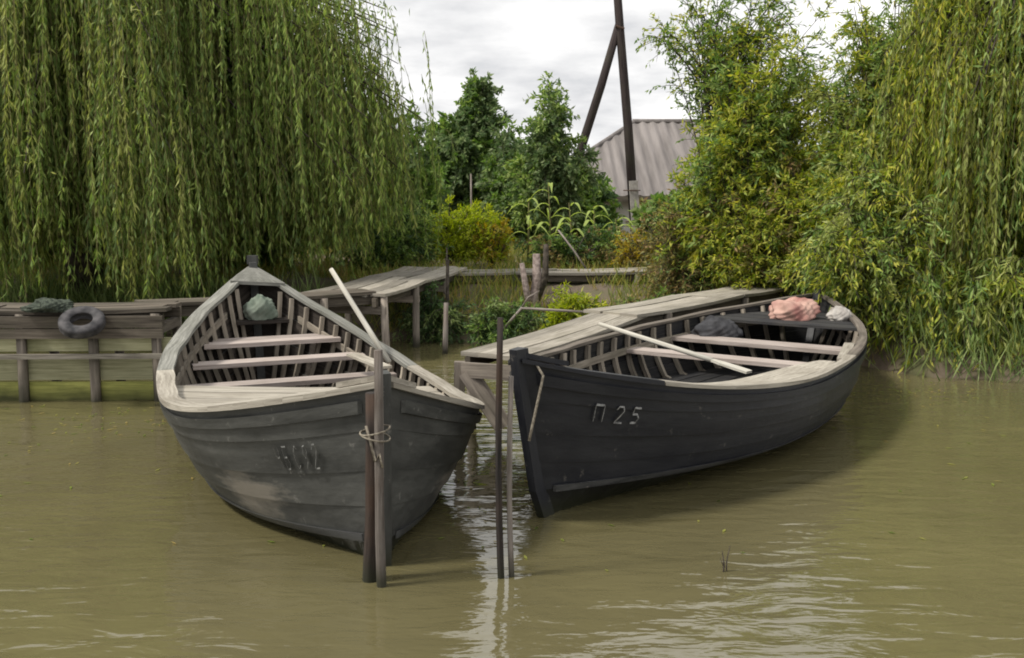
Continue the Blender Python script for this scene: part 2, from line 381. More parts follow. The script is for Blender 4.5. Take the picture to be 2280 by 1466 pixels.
tcn = N(n, 'TexCoord'); no = N(n, 'TexNoise'); no.inputs['Scale'].default_value = 1.4; no.inputs['Detail'].default_value = 10; no.inputs['Roughness'].default_value = 0.65
l.new(tcn.outputs['Object'], no.inputs['Vector'])
r = ramp(n, [(0.30, (0.045, 0.033, 0.024)), (0.47, (0.13, 0.098, 0.072)), (0.58, (0.10, 0.095, 0.045)), (0.72, (0.055, 0.075, 0.02))]); l.new(no.outputs['Fac'], r.inputs[0])
b = N(n, 'BsdfPrincipled'); b.inputs['Roughness'].default_value = 0.95; l.new(r.outputs[0], b.inputs['Base Color'])
bp = N(n, 'Bump'); bp.inputs['Strength'].default_value = 0.8; bp.inputs['Distance'].default_value = 0.06; l.new(no.outputs['Fac'], bp.inputs['Height']); l.new(bp.outputs[0], b.inputs['Normal'])
l.new(b.outputs[0], out.inputs[0]); M['soil'] = m
ground = np_mesh('ground', V, F, M['soil'], smooth=True)
tag(ground, 'brown and grassy earth bank rising from the water', 'ground', kind='structure')

# ------------------------------------------------------------------ water
m, n, l, out = newmat('murky_olive_water')
tcn = N(n, 'TexCoord')
mp = N(n, 'Mapping'); mp.inputs['Scale'].default_value = (1.0, 2.6, 1); mp.inputs['Rotation'].default_value = (0, 0, 0.06); l.new(tcn.outputs['Object'], mp.inputs['Vector'])
w1 = N(n, 'TexNoise'); w1.inputs['Scale'].default_value = 2.6; w1.inputs['Detail'].default_value = 3; w1.inputs['Roughness'].default_value = 0.5; w1.inputs['Distortion'].default_value = 0.4
l.new(mp.outputs[0], w1.inputs['Vector'])
w2 = N(n, 'TexNoise'); w2.inputs['Scale'].default_value = 7.5; w2.inputs['Detail'].default_value = 3; w2.inputs['Distortion'].default_value = 0.6; l.new(mp.outputs[0], w2.inputs['Vector'])
pt = N(n, 'TexNoise'); pt.inputs['Scale'].default_value = 0.42; pt.inputs['Detail'].default_value = 2; l.new(tcn.outputs['Object'], pt.inputs['Vector'])
pr_ = N(n, 'MapRange'); pr_.inputs[1].default_value = 0.42; pr_.inputs[2].default_value = 0.62; pr_.inputs[3].default_value = 0.12; pr_.inputs[4].default_value = 1.0; l.new(pt.outputs['Fac'], pr_.inputs[0])
m2 = N(n, 'Math', operation='MULTIPLY'); l.new(w2.outputs['Fac'], m2.inputs[0]); l.new(pr_.outputs[0], m2.inputs[1])
m3 = N(n, 'Math', operation='MULTIPLY_ADD'); m3.inputs[1].default_value = 0.2; l.new(m2.outputs[0], m3.inputs[0]); l.new(w1.outputs['Fac'], m3.inputs[2])
bp = N(n, 'Bump'); bp.inputs['Strength'].default_value = 0.3; bp.inputs['Distance'].default_value = 0.055; l.new(m3.outputs[0], bp.inputs['Height'])
cn_ = N(n, 'TexNoise'); cn_.inputs['Scale'].default_value = 0.6; cn_.inputs['Detail'].default_value = 4; l.new(tcn.outputs['Object'], cn_.inputs['Vector'])
r = ramp(n, [(0.35, (0.100, 0.088, 0.043)), (0.65, (0.127, 0.112, 0.053))]); l.new(cn_.outputs['Fac'], r.inputs[0])
b = N(n, 'BsdfPrincipled'); b.inputs['Roughness'].default_value = 0.035; b.inputs['IOR'].default_value = 1.85; b.inputs['Specular IOR Level'].default_value = 0.5
l.new(r.outputs[0], b.inputs['Base Color']); l.new(bp.outputs[0], b.inputs['Normal']); l.new(b.outputs[0], out.inputs[0]); M['water'] = m
wx = np.array([-400, 400.]); wy = np.array([-60, 40.])
water = np_mesh('water', [(-400, -17.2, 0), (400, -17.2, 0), (400, 17, 0), (-400, 17, 0)], [(0, 1, 2, 3)], M['water'])
tag(water, 'murky olive brown river water with soft ripples', 'water', kind='structure')

# ------------------------------------------------------------------ boats
class Hull:
    def __init__(s, Lf, Rf, Fk, Nk, zk, cz_mid, cw_mid):
        s.Lf, s.Rf, s.Fk, s.Nk, s.zk, s.czm, s.cwm = Lf, Rf, np.array(Fk), np.array(Nk), zk, cz_mid, cw_mid
        s.F = Lf(0.0); s.Nn = Lf(1.0)
        a = (s.Nn - s.F)[:2]; a /= np.hypot(*a); s.a = np.array([a[0], a[1], 0]); s.lat = np.array([a[1], -a[0], 0])   # lat points to side +1
    def keel(s, t):
        p = s.Fk * (1 - t) + s.Nk * t
        rise = abs(2 * t - 1) ** 3
        mid = (s.Lf(t) + s.Rf(t)) / 2
        w = 1 - abs(2 * t - 1) ** 6
        p = p * (1 - w) + mid * w if False else p
        # keel bows sideways with the hull so that sections stay balanced
        q = mid.copy(); e = min(t, 1 - t) * 2
        k = np.clip(e * 2.2, 0, 1)
        r = p * (1 - k) + q * k
        r[2] = s.zk + 0.10 * rise
        return r
    def sec(s, t, side, v, off=0.0):
        """v 0 gunwale .. 0.75 chine .. 1 keel"""
        Gp = s.Lf(t) if side > 0 else s.Rf(t)
        K = s.keel(t)
        e = abs(2 * t - 1) ** 2.2
        cw = s.cwm * (1 - e) + 0.40 * e; cz = s.czm * (1 - e) + 0.26 * e
        C = K + (Gp - K) * cw; C[2] = K[2] + (Gp[2] - K[2]) * cz
        if v <= 0.75:
            x = v / 0.75
            P = Gp * (1 - x) + C * x + s.lat * side * 0.05 * (1 - e) * 4 * x * (1 - x)
        else:
            x = (v - 0.75) / 0.25
            P = C * (1 - x) + K * x
        return P + s.lat * side * off
    def at_z(s, t, side, z):
        lo, hi = 0.0, 0.75
        for _ in range(24):
            md = (lo + hi) / 2
            if s.sec(t, side, md)[2] > z: lo = md
            else: hi = md
        return s.sec(t, side, lo)

def build_boat(root, H, mats, n_ribs, thwarts, cap, rib_mat, cap_mats, floor_z):
    outer, bottom, inner = mats
    T = np.linspace(0, 1, 49)
    bounds = [0.0, 0.20, 0.40, 0.58, 0.75]
    for side in (1, -1):
        Ls = np.concatenate([[0], np.cumsum([np.linalg.norm(H.sec(T[i + 1], side, 0.3) - H.sec(T[i], side, 0.3)) for i in range(len(T) - 1)])])
        for k in range(5):
            v0, v1 = (bounds[k], bounds[k + 1]) if k < 4 else (0.75, 1.0)
            mb = MB()
            lap0, lap1 = (0.0, 0.019) if k < 4 else (-0.006, 0.0)
            grid = []
            for i, t in enumerate(T):
                ee = 1 - abs(2 * t - 1) ** 8
                va = max(0, v0 - 0.012) if k < 4 else v0
                rows = []
                for x in (0, 0.5, 1):
                    v = va + (v1 - va) * x
                    o_ = lap0 + (lap1 - lap0) * x
                    wob = 0.004 * math.sin(t * 31 + k * 2.1 + side) * ee
                    rows.append((H.sec(t, side, v, (o_ + wob) * ee), H.sec(t, side, v, (o_ + wob - 0.022) * ee)))
                grid.append(rows)
            hh = [0, 0.5, 1]
            vv = lambda x: 0.55 * (1 - (v0 + (v1 - v0) * x) / 0.75)
            for i in range(len(T) - 1):
                g0, g1 = grid[i], grid[i + 1]
                for j in range(2):
                    uv = [(Ls[i], vv(hh[j])), (Ls[i + 1], vv(hh[j])), (Ls[i + 1], vv(hh[j + 1])), (Ls[i], vv(hh[j + 1]))]
                    mb.quad([g0[j][0], g1[j][0], g1[j + 1][0], g0[j + 1][0]][::(1 if side < 0 else -1)], uv[::(1 if side < 0 else -1)], 0)
                    mb.quad([g0[j][1], g1[j][1], g1[j + 1][1], g0[j + 1][1]][::(-1 if side < 0 else 1)], uv[::(-1 if side < 0 else 1)], 1)
                mb.quad([g0[0][0], g1[0][0], g1[0][1], g0[0][1]], [(Ls[i], vv(0)), (Ls[i + 1], vv(0)), (Ls[i + 1], vv(0)), (Ls[i], vv(0))], 0)
                mb.quad([g0[2][0], g1[2][0], g1[2][1], g0[2][1]], [(Ls[i], vv(1)), (Ls[i + 1], vv(1)), (Ls[i + 1], vv(1)), (Ls[i], vv(1))], 0)
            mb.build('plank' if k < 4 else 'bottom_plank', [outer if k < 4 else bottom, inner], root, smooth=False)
    # gunwale caps: real strips following each edge
    for side in (1, -1):
      for (ta, tb, cmat) in cap_mats[0 if side > 0 else 1]:
        rings = []
        TT = np.linspace(ta, tb, max(8, int(60 * (tb - ta))))
        wi, wo_, th = cap[0 if side > 0 else 1]
        for t in TT:
            p = H.sec(t, side, 0.0); d = H.sec(min(t + .01, 1), side, 0) - H.sec(max(t - .01, 0), side, 0)
            nn = np.array([d[1], -d[0], 0]); nn /= np.hypot(*nn[:2]) + 1e-9
            if nn @ H.lat * side < 0: nn = -nn
            wv = 1 + 0.07 * math.sin(t * 23 + side) + 0.05 * math.sin(t * 61)
            f = min(1, min(t, 1 - t) * 7 + 0.35)
            z0, z1 = np.array([0, 0, 0.002]), np.array([0, 0, th + 0.004 * math.sin(t * 37)])
            rings.append([p + nn * wo_ + z0, p - nn * wi * wv * f + z0, p - nn * wi * wv * f + z1, p + nn * wo_ + z1])
        mb = MB(); mb.rect_sweep(rings); mb.build('gunwale', cmat, root)
    # rubbing strake just under the gunwale
    for side in (1, -1):
        rings = []
        for t in np.linspace(0.02, 0.985, 50):
            p = H.sec(t, side, 0.05, 0.006); q = H.sec(t, side, 0.115, 0.008)
            lt = H.lat * side
            rings.append([q, p, p + lt * 0.024, q + lt * 0.024])
        mb = MB(); mb.rect_sweep(rings); mb.build('rubbing_strake', outer, root)
    # chine batten where side and bottom meet
    for side in (1, -1):
        rings = []
        for t in np.linspace(0.03, 0.975, 50):
            p = H.sec(t, side, 0.725, 0.012); q_ = H.sec(t, side, 0.765, 0.012); lt = H.lat * side
            rings.append([q_, p, p + lt * 0.016, q_ + lt * 0.018])
        mb = MB(); mb.rect_sweep(rings); mb.build('chine_batten', M['batten'], root)
    # stems
    for t, nm in ((0.0, 'stern_post'), (1.0, 'stem_post')):
        sgn = -1 if t == 0 else 1
        rings = []
        for v in np.linspace(0, 1, 9):
            p = H.sec(t, 1, v); 
            if v == 0: p = p + np.array([0, 0, 0.07])
            a, lt = H.a * sgn, H.lat
            w = 0.036
            rings.append([p - a * 0.08 - lt * w, p - a * 0.08 + lt * w, p + a * 0.03 + lt * w * .7, p + a * 0.03 - lt * w * .7])
        mb = MB(); mb.rect_sweep(rings); mb.build(nm, outer, root)
    # ribs
    for i in range(n_ribs):
        t = 0.07 + 0.86 * (i + 0.5 * random.uniform(-.3, .3)) / (n_ribs - 1)
        path = []
        for side, vs in ((1, np.linspace(0.015, 1, 12)), (-1, np.linspace(1, 0.015, 12)[1:])):
            for v in vs:
                tg = H.sec(min(t + .012, 1), side, v) - H.sec(max(t - .012, 0), side, v)
                sl = min(2.5, abs(tg @ H.lat) / (abs(tg @ H.a) + 1e-6))
                path.append(H.sec(t, side, v, -0.020 - 0.034 * sl))
        path = np.array(path); c = (path[0] + path[-1]) / 2
        w, th = 0.052 * random.uniform(.8, 1.2), 0.036
        rings = []
        for k in range(len(path)):
            d = path[min(k + 1, len(path) - 1)] - path[max(k - 1, 0)]; d /= np.linalg.norm(d)
            n_ = np.cross(H.a, d); n_ /= np.linalg.norm(n_)
            if n_ @ (c - path[k] + np.array([0, 0, .3])) < 0: n_ = -n_
            p = path[k]
            rings.append([p - H.a * w / 2, p + H.a * w / 2, p + H.a * w / 2 + n_ * th, p - H.a * w / 2 + n_ * th])
        mb = MB(); mb.rect_sweep(rings); mb.build('rib', rib_mat, root)
    # floor boards
    nb = 9
    for k in range(nb):
        f0, f1 = -1 + 2 * (k + 0.06) / nb, -1 + 2 * (k + 0.94) / nb
        rings = []
        for t in np.linspace(0.10, 0.92, 24):
            A, B = H.at_z(t, 1, floor_z), H.at_z(t, -1, floor_z); c = (A + B) / 2; h = (A - B) / 2 * 0.97
            p0, p1 = c + h * f0, c + h * f1
            up = np.array([0, 0, 0.022])
            rings.append([p0, p1, p1 + up, p0 + up])
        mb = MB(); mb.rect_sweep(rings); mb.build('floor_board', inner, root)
    # thwarts
    for (t, drop, w, th, nbd, mat) in thwarts:
        zt = min(H.Lf(t)[2], H.Rf(t)[2]) - drop
        for q in range(nbd):
            tq = t + (q - (nbd - 1) / 2) * w * 1.06 / np.linalg.norm(H.Nn - H.F)
            A, B = H.at_z(tq, 1, zt), H.at_z(tq, -1, zt)
            d = (A - B) / np.linalg.norm(A - B)
            A, B = A - d * 0.03, B + d * 0.03
            mb = MB(); mb.bar(A, B, w, th, (random.uniform(-.02, .02), 0, 1)); mb.build('thwart', mat, root)
            # cleat riser under each end
    for side in (1, -1):
        rings = []
        for t in np.linspace(0.12, 0.90, 30):
            z = (H.Lf(t) if side > 0 else H.Rf(t))[2] - 0.19
            p = H.at_z(t, side, z) - H.lat * side * 0.058; up = np.array([0, 0, .06]); lt = H.lat * side * 0.02
            rings.append([p, p + lt, p + lt + up, p + up])
        mb = MB(); mb.rect_sweep(rings); mb.build('inwale', rib_mat, root)

def breasthook(H, root, t0, t1, mat, dz=0.012):
    mb = MB(); T = np.linspace(t0, t1, 8); up = np.array([0, 0, 0.03])
    rings = []
    for t in T:
        A, B = H.sec(t, 1, 0.0, -0.012), H.sec(t, -1, 0.0, -0.012)
        A = A + np.array([0, 0, dz]); B = B + np.array([0, 0, dz])
        rings.append([A, B, B + up, A + up])
    mb.rect_sweep(rings); return mb.build('breasthook', mat, root)

def letters(H, root, side, t0, dt, v0, dvv, glyphs, mat, wid, off):
    """hand-painted strokes lying on the planking; glyph space: x 0..1 along, y 0..1 up"""
    x = 0.0
    for gname, adv in glyphs:
        mb = MB()
        for poly in STROKES.get(gname, []):
            pts = []
            for i in range(len(poly) - 1):
                (a0, b0), (a1, b1) = poly[i], poly[i + 1]
                for q in np.linspace(0, 1, 5)[: (5 if i == len(poly) - 2 else 4)]:
                    pts.append((a0 + (a1 - a0) * q, b0 + (b1 - b0) * q))
            W = []
            for (a, bb) in pts:
                t = t0 + dt * (x + a * 0.62 + bb * 0.12); v = v0 - dvv * bb
                W.append(Vector(H.sec(t, side, v, off)))
            nrm = Vector(H.lat * side); E0, E1 = [], []
            for i in range(len(W)):
                d = (W[min(i + 1, len(W) - 1)] - W[max(i - 1, 0)]).normalized(); sx = d.cross(nrm).normalized() * wid / 2 * random.uniform(.8, 1.15)
                E0.append(W[i] - sx); E1.append(W[i] + sx)
            for i in range(len(W) - 1): mb.quad([E0[i], E0[i + 1], E1[i + 1], E1[i]])
            off += .0015
        x += adv
        mb.build('letter', mat, root, weld=False)

STROKES = {
    'P': [[(0, 0), (0, 1)], [(0, 1), (.8, 1)], [(.8, 1), (.8, 0)]],                         # Cyrillic Pe
    '2': [[(0, .8), (.2, 1), (.6, 1), (.75, .75), (.5, .45), (0, 0), (.8, 0)]],
    '5': [[(.75, 1), (.1, 1), (.05, .58), (.5, .6), (.75, .35), (.55, .05), (0, .03)]],
    'Ch': [[(0, 1), (.05, .6), (.35, .5), (.75, .55)], [(.75, 1), (.75, 0)]],               # Cyrillic Che
    'B': [[(.7, 1), (0, 1), (0, 0), (.55, 0), (.75, .25), (.55, .52), (0, .52)]],           # Cyrillic Be
    'S': [[(.75, .85), (.45, 1), (.1, .75), (.05, .3), (.4, 0), (.75, .15)]],
    '9': [[(.7, .7), (.4, .45), (.1, .65), (.2, .95), (.55, 1), (.72, .75), (.6, .3), (.2, 0)]],
}

# --- grey boat with its stern under the willow
def gun_fn(q):
    F_, N_ = np.array(q['F']), np.array(q['N']); ax = N_ - F_; ax = ax / np.hypot(*ax); lt = np.array([ax[1], -ax[0]])
    def g(t, side):
        u = (q['sm'] - t) / q['sm'] if t < q['sm'] else (t - q['sm']) / (1 - q['sm'])
        w = q['hb'] * (1 - u ** (q['pw'] if t < q['sm'] else q['pw2']))
        ze = q['zf'] if t < q['sm'] else q['zn']
        xy = F_ + (N_ - F_) * t + lt * side * w
        return np.array([xy[0], xy[1], q['zm'] + (ze - q['zm']) * u ** q['pz'] + side * w * q['heel']])
    return g
gL = gun_fn(dict(F=(-2.466, 9.383), N=(-.657, 5.03), hb=1.0, pw=2.43, pw2=2.5, zf=1.235, zm=.60, zn=.985, sm=.65, pz=2.2, heel=.08))
HL = Hull(lambda t: gL(t, 1), lambda t: gL(t, -1), (-2.27, 8.90, 0), (-.685, 5.10, 0), -0.26, 0.36, 0.74)
boat1 = empty('rowing_boat', (-1.6, 7.9, 0), 'worn grey-black wooden rowing boat with three thwarts beside the twin lashed poles', 'boat', 'wooden rowing boats moored at the bank')
build_boat(boat1, HL, (M['hull_grey'], M['hull_bottom'], M['inner']), 25,
           [(0.20, .15, .17, .035, 2, M['thwart']), (0.292, .13, .19, .035, 1, M['thwart']), (0.395, .12, .19, .035, 1, M['thwart'])],
           [(.085, .03, .035), (.06, .03, .032)], M['rib'], ([(.004, .50, M['gunwale_grey']), (.501, .996, M['gunwale'])], [(.004, .45, M['gunwale_grey']), (.451, .996, M['gunwale'])]), 0.035)
breasthook(HL, boat1, 0.006, 0.075, M['gunwale_grey'], 0.032)
breasthook(HL, boat1, 0.965, 0.996, M['gunwale'], 0.038)
mb = MB(); p = HL.F; mb.bar(p + np.array([0, .03, .05]), p + np.array([0, .03, .13]), .09, .08, (0, 1, 0)); mb.build('mooring_head', M['hull_grey'], boat1)
letters(HL, boat1, 1, 0.902, 0.0095, 0.37, 0.13, [('Ch', 1.0), ('B', 1.15), ('S', 1.0), ('9', 1.0), ('2', 1.0)], M['paint_grey'], 0.010, 0.024)

for k in range(9):
    t0, t1 = 0.548 + k * 0.043, 0.548 + k * 0.043 + 0.0395
    dz_ = random.uniform(-.004, .004); rings = []
    for f in np.linspace(0, 1, 5):
        c = []
        for t in (t0, t1):
            A, B = HL.sec(t, 1, .06, -.055), HL.sec(t, -1, .06, -.055); p = A * (1 - f) + B * f; p[2] += dz_ - .012 * math.sin(math.pi * f); c.append(p)
        up = np.array([0, 0, .026]); rings.append([c[0], c[1], c[1] + up, c[0] + up])
    mb = MB(); mb.rect_sweep(rings); mb.build('foredeck_board', M['gunwale'], boat1)

# --- tarred boat by the boardwalk
gR = gun_fn(dict(F=(3.41, 10.96), N=(.02, 5.57), hb=1.06, pw=2.6, pw2=2.05, zf=.82, zm=.635, zn=1.02, sm=.54, pz=2.37, heel=.02))
HR = Hull(lambda t: gR(t, 1), lambda t: gR(t, -1), (3.1, 10.45, 0), (.22, 5.92, 0), -0.20, 0.42, 0.88)
boat2 = empty('rowing_boat', (1.7, 8.2, 0), 'blue-black tarred rowing boat with white painted number moored along the boardwalk', 'boat', 'wooden rowing boats moored at the bank')
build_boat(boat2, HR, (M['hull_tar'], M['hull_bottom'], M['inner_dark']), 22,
           [(0.30, .12, .26, .035, 1, M['thwart']), (0.43, .12, .20, .035, 1, M['thwart'])],
           [(.05, .025, .028), (.05, .025, .028)], M['rib'], ([(.004, .88, M['post']), (.881, .996, M['hull_tar'])], [(.004, .44, M['post']), (.441, .865, M['gunwale']), (.866, .996, M['hull_tar'])]), 0.04)
breasthook(HR, boat2, 0.955, 0.997, M['hull_tar'], 0.034)
letters(HR, boat2, -1, 0.935, -0.0165, 0.30, 0.115, [('P', 1.25), ('2', 1.0), ('5', 1.0)], M['paint_white'], 0.013, 0.022)
# broad side deck plank along the near edge
rings = []
for t in np.linspace(0.50, 0.90, 22):
    p = HR.sec(t, -1, 0.0); f = math.sin(math.pi * min(1, max(0, (t - 0.47) / 0.36)) ** 0.8) if t < 0.83 else 0.6 * (1 - (t - .83) / .09)
    w = 0.06 + 0.27 * max(0.05, f)
    inn = p + HR.lat * w; z0, z1 = np.array([0, 0, -.004]), np.array([0, 0, .026])
    o_ = p + HR.lat * 0.055
    rings.append([o_ + z0, inn + z0, inn + z1, o_ + z1])
mb = MB(); mb.rect_sweep(rings); mb.build('side_deck', M['gunwale'], boat2)
# stern deck boards
for k in range(4):
    t0, t1 = 0.075 + k * 0.042, 0.075 + k * 0.042 + 0.038
    ends = []
    for t in (t0, t1): ends.append((HR.at_z(t, 1, .66) - HR.lat * 0.03, HR.at_z(t, -1, .66) + HR.lat * 0.03))
    up = np.array([0, 0, .025])
    rings = [[ends[0][q_], ends[1][q_], ends[1][q_] + up, ends[0][q_] + up] for q_ in (0, 1)]
    mb = MB(); mb.rect_sweep(rings); mb.build('stern_deck_board', M['inner_dark'], boat2)
# brace between the two thwarts on the river side
A = HR.at_z(0.30, -1, .56) + HR.lat * 0.12; B = HR.at_z(0.43, -1, .55) + HR.lat * 0.10
mb = MB(); mb.bar(A + np.array([0, 0, .03]), B + np.array([0, 0, .03]), .09, .03); mb.build('brace', M['gunwale'], boat2)

# ------------------------------------------------------------------ soft bundles
def blob(name, c, r, seed, mat, parent=None, fold=0.20, flat=0.0, n=(72, 44)):
    rs = np.random.default_rng(seed); ph = rs.uniform(0, 6.28, 12); k = rs.uniform(2, 7, 12)
    U = np.linspace(0, 2 * np.pi, n[0], endpoint=False); W = np.linspace(0.02, np.pi - 0.02, n[1])
    V = []
    for w in W:
        for u in U:
            d = np.array([math.cos(u) * math.sin(w), math.sin(u) * math.sin(w), math.cos(w)])
            rg = lambda x: 1 - 2 * abs(math.sin(x)) ** 1.1
            f = 1 + fold * (rg(2.2 * d[0] + 1.5 * d[2] + ph[0] + .6 * math.sin(3 * d[1])) * .45 + rg(3.4 * d[1] - 2.6 * d[2] + ph[1] + .5 * math.sin(4 * d[0])) * .4 + rg(6 * d[0] + 5 * d[1] + ph[2]) * .22 + rg(9 * d[2] - 7 * d[0] + ph[3] + math.sin(5 * d[1])) * .16)
            p = d * f * np.array(r)
            if p[2] < -r[2] * 0.45: p[2] = -r[2] * 0.45
            V.append(np.array(c) + p)
    F = []
    for i in range(n[1] - 1):
        for j in range(n[0]):
            F.append((i * n[0] + j, (i + 1) * n[0] + j, (i + 1) * n[0] + (j + 1) % n[0], i * n[0] + (j + 1) % n[0]))
    return np_mesh(name, V, F, mat, parent, smooth=True)

def stern_point(t, lat, z): 
    m_ = (HR.Lf(t) + HR.Rf(t)) / 2; p = m_ + HR.lat * lat; p[2] = z; return p
o = blob('cloth_bundle', stern_point(.175, -.05, .745), (.25, .19, .15), 3, M['cloth_pink'])
tag(o, 'crumpled faded pink cloth bundle lying on the stern of the tarred boat', 'bundle')
o = blob('cloth_bundle', stern_point(.155, -.48, .72), (.12, .12, .10), 8, M['concrete'])
tag(o, 'small grey-white bundle beside the pink cloth bundle', 'bundle')
o = blob('cloth_bundle', stern_point(.26, .55, .56), (.24, .18, .15), 5, M['cloth_dark'])
tag(o, 'black plastic sheet heaped against the boardwalk side of the tarred boat', 'sheet')
cL = (HL.Lf(.095) + HL.Rf(.095)) / 2
o = blob('folded_sack', (cL[0], cL[1], .885), (.15, .12, .15), 21, M['cloth_green'])
tag(o, 'grey-green folded sack in the pointed stern of the grey boat', 'sack')
mb = MB(); c0 = (HL.Lf(.19) + HL.Rf(.19)) / 2
A, B = HL.at_z(.085, 1, .80), HL.at_z(.085, -1, .80)
mb.bar(A - (A - B) * .06, B + (A - B) * .06, .26, .03); mb.build('stern_deck', M['inner'], boat1)

# loose boards lying across the forward part of the grey boat
mb = MB(); mb.bar((-1.30, 7.95, .66), (-.95, 7.35, .66), .10, .022); tag(mb.build('loose_board', M['gunwale']), 'short loose board leaning on the ribbed side of the grey boat', 'board')

# ------------------------------------------------------------------ oars
def oar(p0, p1, label, r0=.019, r1=.022, blade=None):
    p0, p1 = Vector(p0), Vector(p1)
    root = empty('oar', p1, label, 'oar')
    d = (p1 - p0)
    mb = MB(); mb.tube([p0, p0 + d * .33, p0 + d * .66, p1], [r0, r0 * 1.1, r1, r1], 8); mb.build('shaft', M['white_oar'], root, smooth=True)
    if blade:
        dd = d.normalized(); 
        rings = []
        sx = dd.cross(Vector((0, 0, 1))).normalized(); uz = sx.cross(dd)
        for k, w in ((0, .02), (.25, .035), (.6, .042), (1, .04)):
            c = p1 + dd * (blade * k)
            rings.append([c - sx * w - uz * .01, c + sx * w - uz * .01, c + sx * w + uz * .01, c - sx * w + uz * .01])
        mb = MB(); mb.rect_sweep(rings); mb.build('blade', M['white_oar'], root)
    return root
oar((-1.51, 8.25, 1.33), (-.99, 7.86, .61), 'pale round oar shaft propped up steeply on the ribbed edge of the grey boat')
oar((.78, 8.75, .80), (1.62, 7.90, .62), 'pale oar lying from the boardwalk down into the tarred boat', blade=.35)

# ------------------------------------------------------------------ mooring poles
def pole(p0, p1, r, label, mat, group, bend=0.01, n=9):
    p0, p1 = Vector(p0), Vector(p1); pts = []; rad = []
    for k in range(n):
        x = k / (n - 1); pts.append(p0.lerp(p1, x) + Vector((bend * math.sin(x * 5 + r * 99), bend * math.cos(x * 4), 0))); rad.append(r * (1 - .15 * x) * (1 + .05 * math.sin(k * 2.3)))
    mb = MB(); mb.tube(pts, rad, 10)
    o = mb.build('mooring_pole', mat, None, smooth=True)
    return tag(o, label, 'pole', group)
gp = 'mooring poles driven into the riverbed'
pole((-.752, 4.87, -.7), (-.700, 4.87, .985), .043, 'thick black tarred pole lashed to a paler pole at the grey boat', M['post_dark'], gp)
pole((-.645, 4.79, -.7), (-.664, 4.79, 1.215), .026, 'brown-grey pole with its bare top above the grey boat, lashed to the black pole', M['pole_grey'], gp)
pole((-.045, 4.90, -.7), (-.065, 4.90, 1.36), .019, 'thin dark pole with the taller top in front of the tarred bow', M['post_dark'], gp, .012)
pole((.010, 4.92, -.7), (-.008, 4.92, 1.06), .016, 'thin brown pole, the shorter of the two at the tarred bow', M['pole_grey'], gp, .012)
# lashing around the pair of thick poles
mb = MB()
for zc, tl in ((.80, .014), (.772, -.018)):
    pts = []
    for k in range(25):
        a = k / 24 * 2 * math.pi
        pts.append((-.685 + .074 * math.cos(a), 4.832 + .092 * math.sin(a), zc + tl * math.cos(a)))
    mb.tube(pts, [.005] * 25, 6, cap=False)
pts = [(-.725, 4.80, .83), (-.70, 4.765, .76), (-.675, 4.752, .66), (-.655, 4.752, .70), (-.64, 4.757, .63)]
mb.tube(pts, [.007] * 5, 6)
tag(mb.build('rope_lashing', M['rope'], None, smooth=True), 'old grey rope lashed round the twin thick poles', 'rope')
# mooring rope from the tarred bow to the thin poles
s0 = HR.sec(.985, -1, .03, .03)
pts = [(s0[0] - .02, s0[1], s0[2] + .04)] + [(s0[0] + .03 - .09 * x, s0[1] - .02 - .03 * x, s0[2] + .02 - .42 * x) for x in np.linspace(.1, 1, 6)]
mb = MB(); mb.tube(pts, [.008] * len(pts), 6); tag(mb.build('mooring_rope', M['rope'], None, smooth=True), 'frayed rope hanging from the bow of the tarred boat', 'rope')

